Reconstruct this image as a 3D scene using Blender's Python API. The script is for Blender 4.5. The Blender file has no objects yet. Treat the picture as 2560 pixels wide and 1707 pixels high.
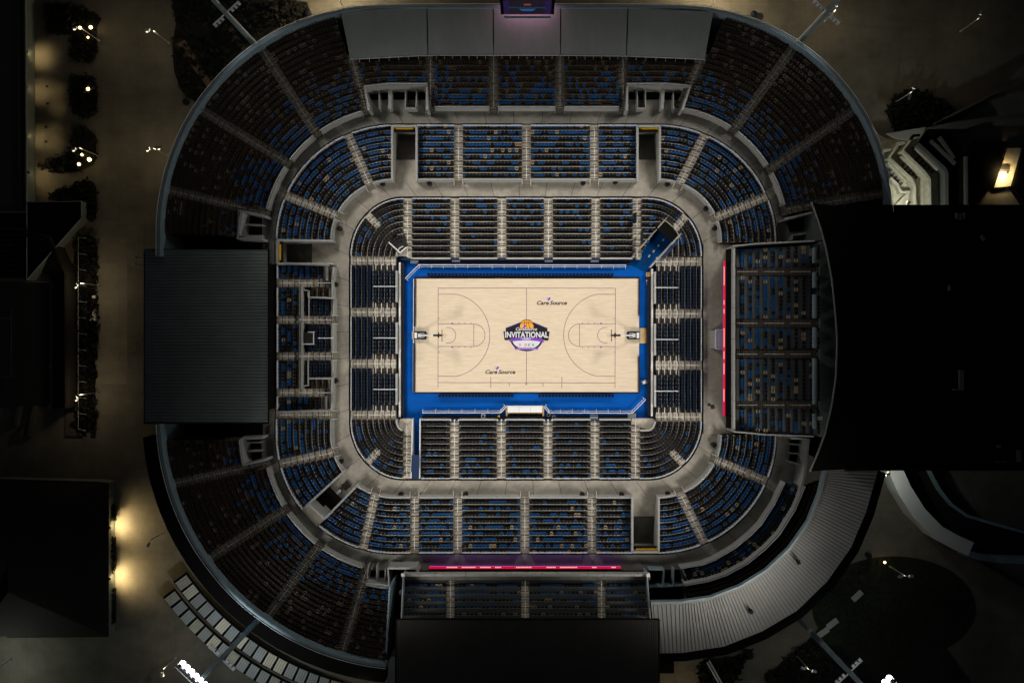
import bpy, math, random
import numpy as np
random.seed(7)
rng = np.random.default_rng(7)
R = math.radians
S = bpy.context.scene
COL = S.collection

# ---------------------------------------------------------------- camera, sky, sun, exposure
CAM_H, FPX, U0, V0 = 165.0, 2551.0, 1319.0, 840.0      # drone height (m), focal length (px of the 2560 px photo), nadir pixel
cd = bpy.data.cameras.new('camera'); cam = bpy.data.objects.new('camera', cd); COL.objects.link(cam)
cam.location = (0, 0, CAM_H); cd.sensor_width = 36; cd.lens = FPX / 2560 * 36
cd.shift_x = -(U0 - 1280) / 2560; cd.shift_y = (V0 - 853.5) / 2560
cd.clip_start = 1; cd.clip_end = 2000
S.camera = cam
wd = bpy.data.worlds.new('World'); S.world = wd; wd.use_nodes = True
nt = wd.node_tree; bg = nt.nodes['Background']
sky = nt.nodes.new('ShaderNodeTexSky'); sky.sky_type = 'NISHITA'; sky.sun_disc = False
sky.sun_elevation = R(30); sky.sun_rotation = R(200)
nt.links.new(sky.outputs[0], bg.inputs[0]); bg.inputs[1].default_value = 0.0026
sd = bpy.data.lights.new('moon', 'SUN'); sd.energy = 0.008; sd.angle = R(10); sd.color = (0.8, 0.88, 1.0)
so = bpy.data.objects.new('moon', sd); COL.objects.link(so); so.rotation_euler = (R(60), 0, R(-20))
S.view_settings.view_transform = 'Standard'; S.view_settings.look = 'None'
S.view_settings.exposure = 0; S.view_settings.gamma = 1; S.view_settings.use_curve_mapping = False

FLOOD_E, SPILL_E, LAMP_E = 92000, 9500, 170

def W(u, v, z=0.0):
    k = (CAM_H - z) / FPX
    return ((u - U0) * k, -(v - V0) * k, z)

# ---------------------------------------------------------------- materials
def mat(name, col, rough=0.7, amt=0.25, scale=1.5, metal=0.0, spec=0.4, col2=None, stretch=None, bump=0.0, joints=0.0):
    m = bpy.data.materials.new(name); m.use_nodes = True
    n = m.node_tree.nodes; l = m.node_tree.links; b = n['Principled BSDF']
    b.inputs['Roughness'].default_value = rough; b.inputs['Metallic'].default_value = metal
    b.inputs['Specular IOR Level'].default_value = spec
    if amt <= 0:
        b.inputs['Base Color'].default_value = (*col, 1); return m
    g = n.new('ShaderNodeNewGeometry'); mp = n.new('ShaderNodeMapping')
    if stretch: mp.inputs['Scale'].default_value = stretch
    l.new(g.outputs['Position'], mp.inputs[0])
    a = n.new('ShaderNodeTexNoise'); a.inputs['Scale'].default_value = scale; a.inputs['Detail'].default_value = 6
    a.inputs['Roughness'].default_value = 0.65
    c = n.new('ShaderNodeTexNoise'); c.inputs['Scale'].default_value = scale * 0.13; c.inputs['Detail'].default_value = 3
    l.new(mp.outputs[0], a.inputs[0]); l.new(mp.outputs[0], c.inputs[0])
    ad = n.new('ShaderNodeMath'); ad.operation = 'ADD'; l.new(a.outputs[0], ad.inputs[0]); l.new(c.outputs[0], ad.inputs[1])
    r = n.new('ShaderNodeMapRange'); r.inputs['From Min'].default_value = 0.7; r.inputs['From Max'].default_value = 1.3
    l.new(ad.outputs[0], r.inputs[0])
    mx = n.new('ShaderNodeMix'); mx.data_type = 'RGBA'; l.new(r.outputs[0], mx.inputs[0])
    lo = col2 or tuple(x * (1 - amt) for x in col)
    mx.inputs[6].default_value = (*lo, 1); mx.inputs[7].default_value = (*[min(1, x * (1 + amt * 0.6)) for x in col], 1)
    if joints:
        bt = n.new('ShaderNodeTexBrick'); bt.inputs['Scale'].default_value = 1.0; bt.inputs['Brick Width'].default_value = joints; bt.inputs['Row Height'].default_value = joints
        bt.offset = 0.0; bt.inputs['Mortar Size'].default_value = 0.06; bt.inputs['Color1'].default_value = (1, 1, 1, 1); bt.inputs['Color2'].default_value = (0.95, 0.95, 0.95, 1); bt.inputs['Mortar'].default_value = (0.86, 0.86, 0.86, 1)
        l.new(mp.outputs[0], bt.inputs['Vector']); m2 = n.new('ShaderNodeMix'); m2.data_type = 'RGBA'; m2.blend_type = 'MULTIPLY'; m2.inputs[0].default_value = 1
        l.new(mx.outputs[2], m2.inputs[6]); l.new(bt.outputs['Color'], m2.inputs[7]); mx = m2
    l.new(mx.outputs[2], b.inputs['Base Color'])
    if bump:
        bp = n.new('ShaderNodeBump'); bp.inputs['Strength'].default_value = bump; l.new(a.outputs[0], bp.inputs['Height'])
        l.new(bp.outputs[0], b.inputs['Normal'])
    return m

def emis(name, col, s):
    m = bpy.data.materials.new(name); m.use_nodes = True
    b = m.node_tree.nodes['Principled BSDF']; b.inputs['Base Color'].default_value = (0.02, 0.02, 0.02, 1)
    b.inputs['Emission Color'].default_value = (*col, 1); b.inputs['Emission Strength'].default_value = s
    return m

M = dict(
    conc=mat('concrete', (0.29, 0.275, 0.235), 0.85, 0.28, 0.9),
    conc_low=mat('concrete_light', (0.41, 0.37, 0.305), 0.85, 0.3, 1.2),
    tread=mat('tread_concrete', (0.075, 0.056, 0.04), 0.85, 0.4, 1.6),  # dark tone holds the legroom shade as well as dirt
    tread_up=mat('upper_tread', (0.12, 0.09, 0.062), 0.85, 0.4, 1.6), edge=mat('tread_edge_lit', (0.52, 0.46, 0.36), 0.85, 0.3, 1.6), edge_up=mat('upper_tread_edge_lit', (0.33, 0.26, 0.18), 0.85, 0.35, 1.6),  # pale edges paint in the lit band along each tread
    stair=mat('stair_concrete', (0.52, 0.46, 0.37), 0.85, 0.35, 1.6),
    shade_joint=mat('step_shade_and_joint', (0.03, 0.028, 0.025), 0.8, 0.3),  # dark bars painted for shadows across steps; also the floor joints
    wall=mat('painted_wall', (0.42, 0.42, 0.39), 0.7, 0.15, 1.0),
    white=mat('white_paint', (0.8, 0.8, 0.78), 0.5, 0.06),
    steel=mat('galvanised_steel', (0.5, 0.53, 0.55), 0.45, 0.12, 2, metal=0.3),
    black=mat('black_plastic', (0.007, 0.010, 0.017), 0.6, 0.3, 4, spec=0.2),
    navy=mat('navy_fabric', (0.005, 0.013, 0.030), 0.8, 0.3, 4, spec=0.1),
    blue=mat('blue_plastic', (0.008, 0.078, 0.23), 0.5, 0.25, 4, spec=0.15),
    brownseat=mat('brown_black_plastic', (0.032, 0.022, 0.014), 0.7, 0.3, 4, spec=0.2), tan_up=mat('upper_tan_plastic', (0.12, 0.09, 0.06), 0.7, 0.3, 4),  # second tan is a darker one for the upper tier
    tan=mat('tan_plastic', (0.42, 0.32, 0.2), 0.6, 0.2, 4),
    arm=mat('grey_armrest', (0.3, 0.3, 0.28), 0.5, 0.1),
    court=mat('blue_court_paint', (0.0002, 0.085, 0.40), 0.7, 0.22, 0.5, stretch=(0.35, 1.6, 1), spec=0.08),
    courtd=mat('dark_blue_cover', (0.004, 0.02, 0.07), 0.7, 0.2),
    wallblue=mat('blue_wall_pad', (0.003, 0.02, 0.07), 0.6, 0.15),
    darkb=mat('dark_brown', (0.02, 0.016, 0.012), 0.8, 0.3),
    pur=mat('purple_line', (0.13, 0.03, 0.12), 0.5, 0),
    purf=mat('purple_fill', (0.22, 0.05, 0.5), 0.5, 0), purd=mat('purple_dark', (0.03, 0.012, 0.09), 0.5, 0),
    purl=mat('lilac', (0.55, 0.42, 0.72), 0.5, 0), orange=mat('orange', (0.95, 0.4, 0.04), 0.5, 0),
    ink=mat('ink', (0.008, 0.007, 0.014), 0.5, 0), brown=mat('brown_ink', (0.03, 0.016, 0.012), 0.5, 0),
    silver=mat('silver', (0.72, 0.72, 0.72), 0.5, 0), red=mat('red_paint', (0.7, 0.05, 0.03), 0.5, 0),
    ply=mat('plywood', (0.62, 0.4, 0.16), 0.6, 0.25, 1.2, stretch=(0.5, 2, 1)),
    woodedge=mat('pale_edge', (0.75, 0.66, 0.5), 0.6, 0.1),
    roofd=mat('dark_metal_roof', (0.19, 0.22, 0.205), 0.5, 0.2, 0.5),
    roofb=mat('black_metal_roof', (0.10, 0.092, 0.08), 0.4, 0.2, 0.5, metal=0.3),
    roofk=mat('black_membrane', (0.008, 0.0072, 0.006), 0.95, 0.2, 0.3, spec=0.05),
    roofg=mat('grey_metal_roof', (0.40, 0.39, 0.355), 0.5, 0.2, 0.25),
    tarp=mat('grey_tarp', (0.22, 0.24, 0.225), 0.8, 0.12, 0.5, stretch=(3, 0.4, 1)),
    rim=mat('rim_metal', (0.27, 0.36, 0.4), 0.6, 0.15, 0.6),
    ground=mat('plaza_paving', (0.165, 0.15, 0.118), 0.9, 0.45, 0.25, joints=3.0),
    path=mat('path_paving', (0.22, 0.2, 0.155), 0.9, 0.4, 0.3, joints=3.0),
    soil=mat('bed_soil', (0.012, 0.011, 0.008), 0.95, 0.4, 1),
    leaf=mat('shrub_leaf', (0.006, 0.008, 0.004), 0.8, 0.5, 2),
    lawn=mat('lawn_grass', (0.02, 0.024, 0.012), 0.95, 0.5, 1.2),
    beige=mat('beige_stone', (0.5, 0.45, 0.34), 0.8, 0.35, 1.2),
    timber=mat('brown_timber', (0.16, 0.10, 0.06), 0.8, 0.3, 1),
    tread_club=mat('club_tread', (0.085, 0.092, 0.085), 0.85, 0.3, 1.5),
    seam=mat('roof_seam_metal', (0.2, 0.195, 0.18), 0.6, 0.1),
    court_shaded=mat('tunnel_floor_shaded', (0.0006, 0.052, 0.2), 0.9, 0.3, 0.7, spec=0.05),  # court blue darkened, the tunnel's shade is put into the colour
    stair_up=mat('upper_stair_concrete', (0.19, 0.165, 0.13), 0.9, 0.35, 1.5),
    yellow=mat('yellow_plastic', (0.75, 0.42, 0.01), 0.5, 0.2),
    greend=mat('dark_green_court', (0.02, 0.03, 0.026), 0.9, 0.2),
    lamp=emis('flood_lens', (0.95, 0.98, 1.0), 14), warm=emis('warm_globe', (1.0, 0.7, 0.28), 7),
    warm2=emis('street_lens', (1.0, 0.75, 0.42), 3),
    led=emis('led_red', (1.0, 0.0, 0.03), 0.6), ledt=emis('led_text', (1.0, 0.4, 0.3), 1.5),
    glow_purple=emis('added_purple_glow', (0.22, 0.06, 0.5), 1.1),  # for an added band that tints the concourse purple
    scrn=emis('screen_black', (0.02, 0.005, 0.05), 0.12), scrp=emis('screen_purple', (0.07, 0.01, 0.35), 0.1), glow_pink=emis('added_pink_glow', (0.85, 0.4, 0.62), 7),  # pink is for an added glow panel, not screen content
    scrb=emis('screen_blue', (0.03, 0.22, 0.6), 0.3), scro=emis('screen_orange', (0.8, 0.18, 0.05), 0.25),
)

# ---------------------------------------------------------------- mesh helpers
class MB:
    def __init__(s): s.v = []; s.f = []; s.m = []
    def add(s, vs, fs, m=0):
        o = len(s.v); s.v += [tuple(p) for p in vs]; s.f += [tuple(o + i for i in f) for f in fs]; s.m += [m] * len(fs)
    def box(s, c, sx, sy, sz, rz=0.0, m=0):            # centre x, y and base z
        ca, sa = math.cos(rz), math.sin(rz); vs = []
        for z in (c[2], c[2] + sz):
            for x, y in ((-1, -1), (1, -1), (1, 1), (-1, 1)):
                px, py = x * sx / 2, y * sy / 2
                vs.append((c[0] + px * ca - py * sa, c[1] + px * sa + py * ca, z))
        s.add(vs, [(3, 2, 1, 0), (4, 5, 6, 7), (0, 1, 5, 4), (1, 2, 6, 5), (2, 3, 7, 6), (3, 0, 4, 7)], m)
    def prism(s, pts, z0, z1, m=0):                    # world xy outline
        a = sum(pts[i][0] * pts[(i + 1) % len(pts)][1] - pts[(i + 1) % len(pts)][0] * pts[i][1] for i in range(len(pts)))
        if a < 0: pts = pts[::-1]
        n = len(pts); vs = [(p[0], p[1], z0) for p in pts] + [(p[0], p[1], z1) for p in pts]
        s.add(vs, [tuple(range(n))[::-1], tuple(range(n, 2 * n))] + [(i, (i + 1) % n, n + (i + 1) % n, n + i) for i in range(n)], m)
    def tube(s, p, q, r, n=6, m=0, r2=None):
        p, q = np.array(p, float), np.array(q, float); d = q - p; L = np.linalg.norm(d)
        if L < 1e-6: return
        d /= L; a = np.cross(d, (0, 0, 1) if abs(d[2]) < 0.9 else (1, 0, 0)); a /= np.linalg.norm(a); b = np.cross(d, a)
        r2 = r if r2 is None else r2; vs = []
        for c, rr in ((p, r), (q, r2)):
            for i in range(n):
                t = 2 * math.pi * i / n; vs.append(c + (a * math.cos(t) + b * math.sin(t)) * rr)
        s.add(vs, [(i, (i + 1) % n, n + (i + 1) % n, n + i) for i in range(n)] + [tuple(range(n))[::-1], tuple(range(n, 2 * n))], m)
    def ball(s, c, r, m=0, sz=1.0, nu=10, nv=6):
        vs = []; fs = []
        for j in range(nv + 1):
            ph = math.pi * j / nv
            for i in range(nu):
                th = 2 * math.pi * i / nu
                vs.append((c[0] + r * math.sin(ph) * math.cos(th), c[1] + r * math.sin(ph) * math.sin(th), c[2] + r * sz * math.cos(ph)))
        for j in range(nv):
            for i in range(nu):
                k = (i + 1) % nu; fs.append((j * nu + i, j * nu + nu + i, j * nu + nu + k, j * nu + k))
        s.add(vs, fs, m)
    def build(s, name, mats, parent=None, loc=None):
        me = bpy.data.meshes.new(name); me.from_pydata(s.v, [], s.f)
        ms = mats if isinstance(mats, (list, tuple)) else [mats]
        for k in ms: me.materials.append(M[k])
        if len(ms) > 1: me.polygons.foreach_set('material_index', np.array(s.m, dtype=np.int32))
        o = bpy.data.objects.new(name, me); COL.objects.link(o)
        if parent is not None: o.parent = parent
        return o

def tag(o, label, cat, group=None):
    o['label'] = label; o['category'] = cat
    if group: o['group'] = group
    return o
def thing(name, label, cat, group=None):
    e = bpy.data.objects.new(name, None); COL.objects.link(e); e.empty_display_size = 0.3
    return tag(e, label, cat, group)
def struct(name, b, m):
    o = b.build(name, m); o['kind'] = 'structure'; return o
def PX(pts, z): return [W(u, v, z)[:2] for u, v in pts]
def pprism(b, pts, zt, zb, m=0): b.prism(PX(pts, zt), zb, zt, m)
def wallrun(b, pts, width, zt, zb, m=0):
    """a wall of width px along a pixel polyline; zt may be a list"""
    n = len(pts); zt = zt if isinstance(zt, (list, tuple)) else [zt] * n
    P = np.array([W(u, v, z)[:2] for (u, v), z in zip(pts, zt)]); hw = width * (CAM_H - zt[0]) / FPX / 2
    off = []
    for i in range(n):
        d = P[min(i + 1, n - 1)] - P[max(i - 1, 0)]; d = d / (np.linalg.norm(d) + 1e-9); off.append(np.array((-d[1], d[0])) * hw)
    vs = []
    for i in range(n):
        a, c = P[i] + off[i], P[i] - off[i]
        vs += [(a[0], a[1], zt[i]), (c[0], c[1], zt[i]), (c[0], c[1], zb), (a[0], a[1], zb)]
    fs = []
    for i in range(n - 1):
        o = 4 * i
        fs += [(o, o + 4, o + 5, o + 1), (o + 1, o + 5, o + 6, o + 2), (o + 3, o + 7, o + 4, o), (o + 2, o + 6, o + 7, o + 3)]
    fs += [(0, 1, 2, 3), (4 * n - 1, 4 * n - 2, 4 * n - 3, 4 * n - 4)]
    b.add(vs, fs, m)

def rrect(L, T, Rr, B, tl, tr, br, bl):
    """clockwise (on the photo) rounded rectangle; corners = (rx, ry)"""
    p = []
    def arc(cx, cy, rx, ry, a0):
        for i in range(31):
            a = R(a0 + 90 * i / 30); p.append((cx + rx * math.cos(a), cy + ry * math.sin(a)))
    arc(L + tl[0], T + tl[1], *tl, 180); arc(Rr - tr[0], T + tr[1], *tr, 270)
    arc(Rr - br[0], B - br[1], *br, 0); arc(L + bl[0], B - bl[1], *bl, 90)
    p.append(p[0]); return np.array(p)

class Curve:
    def __init__(s, p):
        s.p = np.array(p, float); s.s = np.r_[0, np.cumsum(np.hypot(*np.diff(s.p, axis=0).T))]; s.L = s.s[-1]
    def at(s, q):
        q = np.mod(q, s.L); return np.c_[np.interp(q, s.s, s.p[:, 0]), np.interp(q, s.s, s.p[:, 1])]
    def hit(s, p, q):
        p, q = np.array(p, float), np.array(q, float); d = q - p; nrm = np.array((-d[1], d[0])); f = (s.p - p) @ nrm
        mid = (p + q) / 2; best = None
        for i in np.nonzero(f[:-1] * f[1:] <= 0)[0]:
            if abs(f[i] - f[i + 1]) < 1e-9: continue
            t = f[i] / (f[i] - f[i + 1]); x = s.p[i] + t * (s.p[i + 1] - s.p[i]); dd = np.hypot(*(x - mid))
            if best is None or dd < best[0]: best = (dd, s.s[i] + t * (s.s[i + 1] - s.s[i]))
        return best[1]
    def arc(s, a, b, n):
        d = (b - a) % s.L
        if d > s.L / 2: a = a - (s.L - d) / 2; d = 0.01
        return s.at(np.linspace(a, a + d, n))

class Tier:
    def __init__(s, inner, outer, z0, z1, n): s.i = Curve(inner); s.o = Curve(outer); s.z0 = z0; s.z1 = z1; s.n = n
    def ray(s, r): return np.array((s.i.hit(*r), s.o.hit(*r)))
    def pts(s, A, B, ha, hb):
        a, b = s.ray(A), s.ray(B); di = (b[0] - a[0]) % s.i.L
        if di > s.i.L / 2: di = 0.0
        k = min(1.0, di / max(1e-6, (ha + hb) * 1.6)); a = a + ha * np.array((k, 1)); b = b - hb * np.array((k, 1))
        ln = (b[1] - a[1]) % s.o.L; n = max(2, int(ln / 14) + 1)
        return s.i.arc(a[0], b[0], n), s.o.arc(a[1], b[1], n)

# ---------------------------------------------------------------- seats and seating blocks
def seat_template(folded):
    b = MB()
    if folded:
        b.box((0, 0.0, 0.38), 0.41, 0.26, 0.26)
    else:                                                    # tapering open pan
        w0, w1 = 0.19, 0.235; vs = [(-w0, -.24, .41), (w0, -.24, .41), (w1, -.05, .40), (w1, .16, .39), (-w1, .16, .39), (-w1, -.05, .40)]
        vs += [(x, y, z + .07) for x, y, z in vs]
        b.add(vs, [(5, 4, 3, 2, 1, 0), (6, 7, 8, 9, 10, 11)] + [(i, (i + 1) % 6, 6 + (i + 1) % 6, 6 + i) for i in range(6)])
    b.box((0, 0.19, 0.32), 0.42, 0.09, 0.44)
    b.box((0.262, -0.06, 0.56), 0.03, 0.12, 0.04, m=1)
    b.box((0, 0.1, 0.05), 0.5, 0.12, 0.33)
    return np.array(b.v), b.f, np.array(b.m)
ST = {0: seat_template(True), 1: seat_template(False)}

def seat_mesh(name, pos, dirs, kinds, mats, deep=False):
    """pos Nx3, dirs Nx2 pointing to the back of the seat, kinds: 0 black folded, 1 blue open, 2 tan emblem"""
    V = []; F = []; MI = []; o = 0
    for p, d, k in zip(pos, dirs, kinds):
        v, f, m = ST[1 if k else 0]
        if deep: v = v * np.array((1.12, 1.45, 1.0)) - np.array((0, 0.08, 0))
        r = np.array((d[1], -d[0]))
        x = v[:, :1] * r + v[:, 1:2] * d
        V.append(np.c_[x + p[:2], v[:, 2] + p[2]]); F += [tuple(i + o for i in q) for q in f]; MI.append(np.where(m == 1, 3, k)); o += len(v)
        if k == 2:                                           # dark emblem bar on the tan seat
            b = MB(); b.box((0, 0.0, 0.485), 0.26, 0.13, 0.006); bv = np.array(b.v)
            V.append(np.c_[bv[:, :1] * r + bv[:, 1:2] * d + p[:2], bv[:, 2] + p[2]]); F += [tuple(i + o for i in q) for q in b.f]
            MI.append(np.zeros(len(b.f), int)); o += 8
    me = bpy.data.meshes.new(name)
    me.from_pydata(np.concatenate(V).tolist(), [], F)
    for k in mats: me.materials.append(M[k])
    me.polygons.foreach_set('material_index', np.concatenate(MI).astype(np.int32))
    return me

def pick(style, t):
    r = random.random()
    if style == 'low':
        return 1 if r < 0.01 + 0.27 * t * t + 0.04 * t else 0
    if style == 'side': return 0
    if style == 'mid':
        if r < 0.065 * min(1, t * 2): return 2
        return 1 if r < 0.18 + 0.5 * min(1, t * 1.5) else 0
    if style == 'club':
        if r < 0.08 + 0.06 * t: return 2
        return 1 if r < 0.75 - 0.72 * t else 0
    if style == 'up':
        if r < 0.05 + 0.10 * t: return 2
        return 1 if r < max(0.10, 0.80 - 1.5 * t) else 0  # blue thins out up the rows, imitating the floodlight cutoff
    return 0
SP = 0.53
def block(name, label, I, O, z0, z1, n, style, first=0, last=None, wall=None, back=None, group=None, single=False, treadmat=None, gap=0.0, spacing=SP):
    """one block of stepped seating between two pixel polylines (front I, back O)"""
    I, O = np.array(I, float), np.array(O, float); last = n if last is None else last
    T = thing(name, label, 'seating block', group); dz = (z1 - z0) / n
    def line(t, z): p = I + (O - I) * t; return np.array([W(u, v, z) for u, v in p])
    b = MB()
    for k in range(first, last):
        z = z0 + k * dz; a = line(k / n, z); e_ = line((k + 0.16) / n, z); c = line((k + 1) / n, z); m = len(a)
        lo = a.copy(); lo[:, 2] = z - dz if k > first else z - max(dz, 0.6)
        b.add(list(a) + list(e_) + list(lo), [(i, i + 1, m + i + 1, m + i) for i in range(m - 1)], 1)  # paler front strip, imitates light along the tread edge
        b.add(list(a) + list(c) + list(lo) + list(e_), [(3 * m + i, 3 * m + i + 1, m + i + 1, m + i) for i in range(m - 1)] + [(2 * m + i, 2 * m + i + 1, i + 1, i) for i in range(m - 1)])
        for e, q in ((0, 1), (m - 1, -1)):                   # closed flanks
            p1, p2 = a[e], c[e]; zb = z0 - 1.0
            vs = [p1, p2, (p2[0], p2[1], zb), (p1[0], p1[1], zb)]
            b.add(vs, [(0, 1, 2, 3) if q > 0 else (3, 2, 1, 0)])
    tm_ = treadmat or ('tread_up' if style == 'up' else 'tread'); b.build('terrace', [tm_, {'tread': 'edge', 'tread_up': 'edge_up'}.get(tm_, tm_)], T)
    if wall is not None:                                     # front wall: (base z, top width px)
        w = MB(); zt = z0 + first * dz + 0.85; p = I + (O - I) * (first / n)
        wallrun(w, [tuple(x) for x in p], wall[1], zt, wall[0]); w.build('front_wall', 'wall', T)
        if wall[0] > 2:
            g = MB(); q = [W(u, v, zt) for u, v in p]
            for h in (0.22, 0.42):
                for m0, m1 in zip(q, q[1:]): g.tube((m0[0], m0[1], zt + h), (m1[0], m1[1], zt + h), 0.03, 4)
            for m0 in q: g.tube(m0, (m0[0], m0[1], zt + 0.42), 0.03, 4)
            g.build('guard_rail', 'steel', T)
    if back is not None:
        w = MB(); wallrun(w, [tuple(x) for x in O], back * 0.7, z1 + 0.9, z1 - 0.6); w.build('back_rail', 'white', T)
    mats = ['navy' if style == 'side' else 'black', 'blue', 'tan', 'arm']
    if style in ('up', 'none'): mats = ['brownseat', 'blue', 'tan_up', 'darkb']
    for k in range(first, last):
        z = z0 + k * dz; t = (k + 0.70) / n; p = line(t, z)[:, :2]
        s = np.r_[0, np.cumsum(np.hypot(*np.diff(p, axis=0).T))]; L = s[-1] - 2 * gap
        ns = int(round(L / spacing))
        if ns < 1: continue
        q = gap + L / ns * (np.arange(ns) + 0.5)
        x = np.c_[np.interp(q, s, p[:, 0]), np.interp(q, s, p[:, 1])]
        seg = np.clip(np.searchsorted(s, q) - 1, 0, len(p) - 2); d = p[seg + 1] - p[seg]; d /= np.linalg.norm(d, axis=1)[:, None]
        nrm = np.c_[-d[:, 1], d[:, 0]]; out = (line(1, z)[:, :2].mean(0) - line(0, z)[:, :2].mean(0)); out /= np.linalg.norm(out)
        if (nrm.mean(0) @ out) < 0: nrm = -nrm
        kinds = []; run = 0
        for j in range(ns):
            kinds.append(pick(style, t) if run <= 0 or style == 'low' or style == 'up' or random.random() < 0.85 else kinds[-1]); run = 1
            if kinds[-1] == 2: run = 0
        pos = np.c_[x, np.full(ns, z)]
        if single:
            row = bpy.data.objects.new('seat_row', None); COL.objects.link(row); row.parent = T
            for j in range(ns):
                me = ST_single.get('m')
                if me is None:
                    me = ST_single['m'] = seat_mesh('seat', np.zeros((1, 3)), np.array([(0.0, 1.0)]), [0], mats, True)
                o = bpy.data.objects.new('seat', me); COL.objects.link(o); o.parent = row
                o.location = pos[j]; o.rotation_euler = (0, 0, math.atan2(-nrm[j][0], nrm[j][1]))
        else:
            o = bpy.data.objects.new('seat_row', seat_mesh('seat_row', pos, nrm, kinds, mats, style == 'side')); COL.objects.link(o); o.parent = T
    return T
ST_single = {}

def aisle(label, Il, Ir, Ol, Or, z0, z1, n, front=None, rails=3, first=0, last=None, group=None, steel='white', mats=('stair', 'shade_joint')):
    """a flight of stairs: left and right pixel ends at the front (I) and back (O)"""
    T = thing('aisle_stairs', label, 'stairs', group); last = n if last is None else last
    Il, Ir, Ol, Or = [np.array(x, float) for x in (Il, Ir, Ol, Or)]; dz = (z1 - z0) / n; b = MB()
    def cross(t, z): return [W(*(Il + (Ol - Il) * t), z), W(*(Ir + (Or - Ir) * t), z)]
    ks = 2
    for j in range(first * ks, last * ks):
        z = z0 + (j - 1) * dz / ks + 0.02; t0, t1 = j / (n * ks), (j + 1) / (n * ks); tm = t0 + (t1 - t0) * (0.26 if j % 2 == 0 else 0.03)
        a, m, c = cross(t0, z), cross(tm, z), cross(t1, z); lo = [(p[0], p[1], z - dz / ks - 0.02) for p in a]
        b.add([*a, *m, *c, *lo], [(0, 1, 3, 2)], 1); b.add([*a, *m, *c, *lo], [(2, 3, 5, 4), (6, 7, 1, 0)], 0)  # dark bar coloured in for the shadow across the step
    if front:                                                # steps down to the walkway in front: (depth px, walkway z)
        d, zw = front; Lr = np.linalg.norm(Ol - Il); ns = 5; zt = z0 + first * dz
        for j in range(ns):
            z = zw + (zt - zw) * (ns - j - 0.5) / ns; f0 = first / n
            t0, t1 = f0 - d / Lr * j / ns, f0 - d / Lr * (j + 1) / ns; tm = t0 + (t1 - t0) * 0.7
            a, m, c = cross(t0, z), cross(tm, z), cross(t1, z)
            lo = [(p[0], p[1], zw) for p in c]
            b.add([*a, *m, *c, *lo], [(2, 3, 1, 0), (6, 7, 5, 4)], 0); b.add([*a, *m, *c, *lo], [(4, 5, 3, 2)], 1)
        r = MB()
        for e in (0, 1):
            p, q = cross(first / n, zt + 0.95)[e], cross(first / n - d / Lr, zw + 0.95)[e]
            r.tube(p, q, 0.06); r.tube(q, (q[0], q[1], zw), 0.05); r.tube(p, (p[0], p[1], zt), 0.05)
        r.build('side_rail', steel, T)
    b.build('stair_flight', list(mats), T)
    if rails:
        for i in range(rails):
            t0 = (first + (last - first) * (i + 0.08) / rails) / n; t1 = (first + (last - first) * (i + 0.80) / rails) / n; r = MB()
            P = [np.mean(np.array(cross(t, z0 + (z1 - z0) * t + 0.95)), axis=0) for t in (t0, t1)]
            r.tube(P[0], P[1], 0.045)
            for p in P: r.tube(p, (p[0], p[1], p[2] - 1.0), 0.04)
            r.build('handrail', steel, T)
    return T

ORD = ['first', 'second', 'third', 'fourth', 'fifth', 'sixth', 'seventh']
def taisle(tier, r, label, hw=11, **k):
    s = tier.ray(r)
    return aisle(label, tier.i.at(s[0] - hw)[0], tier.i.at(s[0] + hw)[0], tier.o.at(s[1] - hw)[0], tier.o.at(s[1] + hw)[0], tier.z0, tier.z1, tier.n, **k)
def tblock(tier, A, B, label, style, ha=11, hb=11, name='seating_block', **k):
    I, O = tier.pts(A, B, ha, hb)
    return block(name, label, I, O, tier.z0, tier.z1, tier.n, style, **k)

# ================================================================ THE SETTING
b = MB(); b.add([(-400, -400, -0.06), (400, -400, -0.06), (400, 400, -0.06), (-400, 400, -0.06)], [(0, 1, 2, 3)]); struct('ground', b, 'ground')
b = MB(); pprism(b, [(996, 640), (1632, 640), (1632, 1062), (996, 1062)], 0.0, -0.3); struct('court_surface', b, 'court')
b = MB()
for x0, y0, x1, y1 in ((238, 430, 360, 1060), (240, 0, 395, 430), (238, 1060, 380, 1190)): pprism(b, [(x0, y0), (x1, y0), (x1, y1), (x0, y1)], -0.02, -0.05)
struct('walkway', b, 'ground')
b = MB(); pprism(b, [(225, 552), (318, 552), (318, 960), (225, 960)], 0.0, -0.04); struct('pavement', b, 'path')

T1i = rrect(991, 616, 1638, 1076, (19, 24), (19, 24), (19, 24), (19, 24)); T1o = rrect(877, 496, 1754, 1196, (133, 144), (134, 144), (134, 144), (133, 144))
T2i = rrect(828, 449, 1802, 1243, (157, 151), (157, 151), (157, 153), (157, 153)); T2o = rrect(690, 313, 1940, 1382, (295, 287), (295, 287), (295, 292), (295, 292))
T3i = rrect(658, 268, 1970, 1430, (332, 330), (305, 322), (320, 330), (335, 344)); T3o = rrect(405, 27, 2218, 1658, (553, 552), (528, 514), (528, 608), (624, 619))
RIMi, RIMo = rrect(400, 20, 2224, 1664, (558, 559), (534, 521), (534, 614), (629, 625)), rrect(393, 13, 2231, 1671, (565, 566), (541, 528), (541, 621), (636, 632))
ZC1, ZC2 = 4.0, 8.4
t1 = Tier(T1i, T1o, 1.6, 4.0, 8); t2 = Tier(T2i, T2o, 5.2, 8.4, 9); t3 = Tier(T3i, T3o, 10.0, 18.5, 17)

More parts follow.
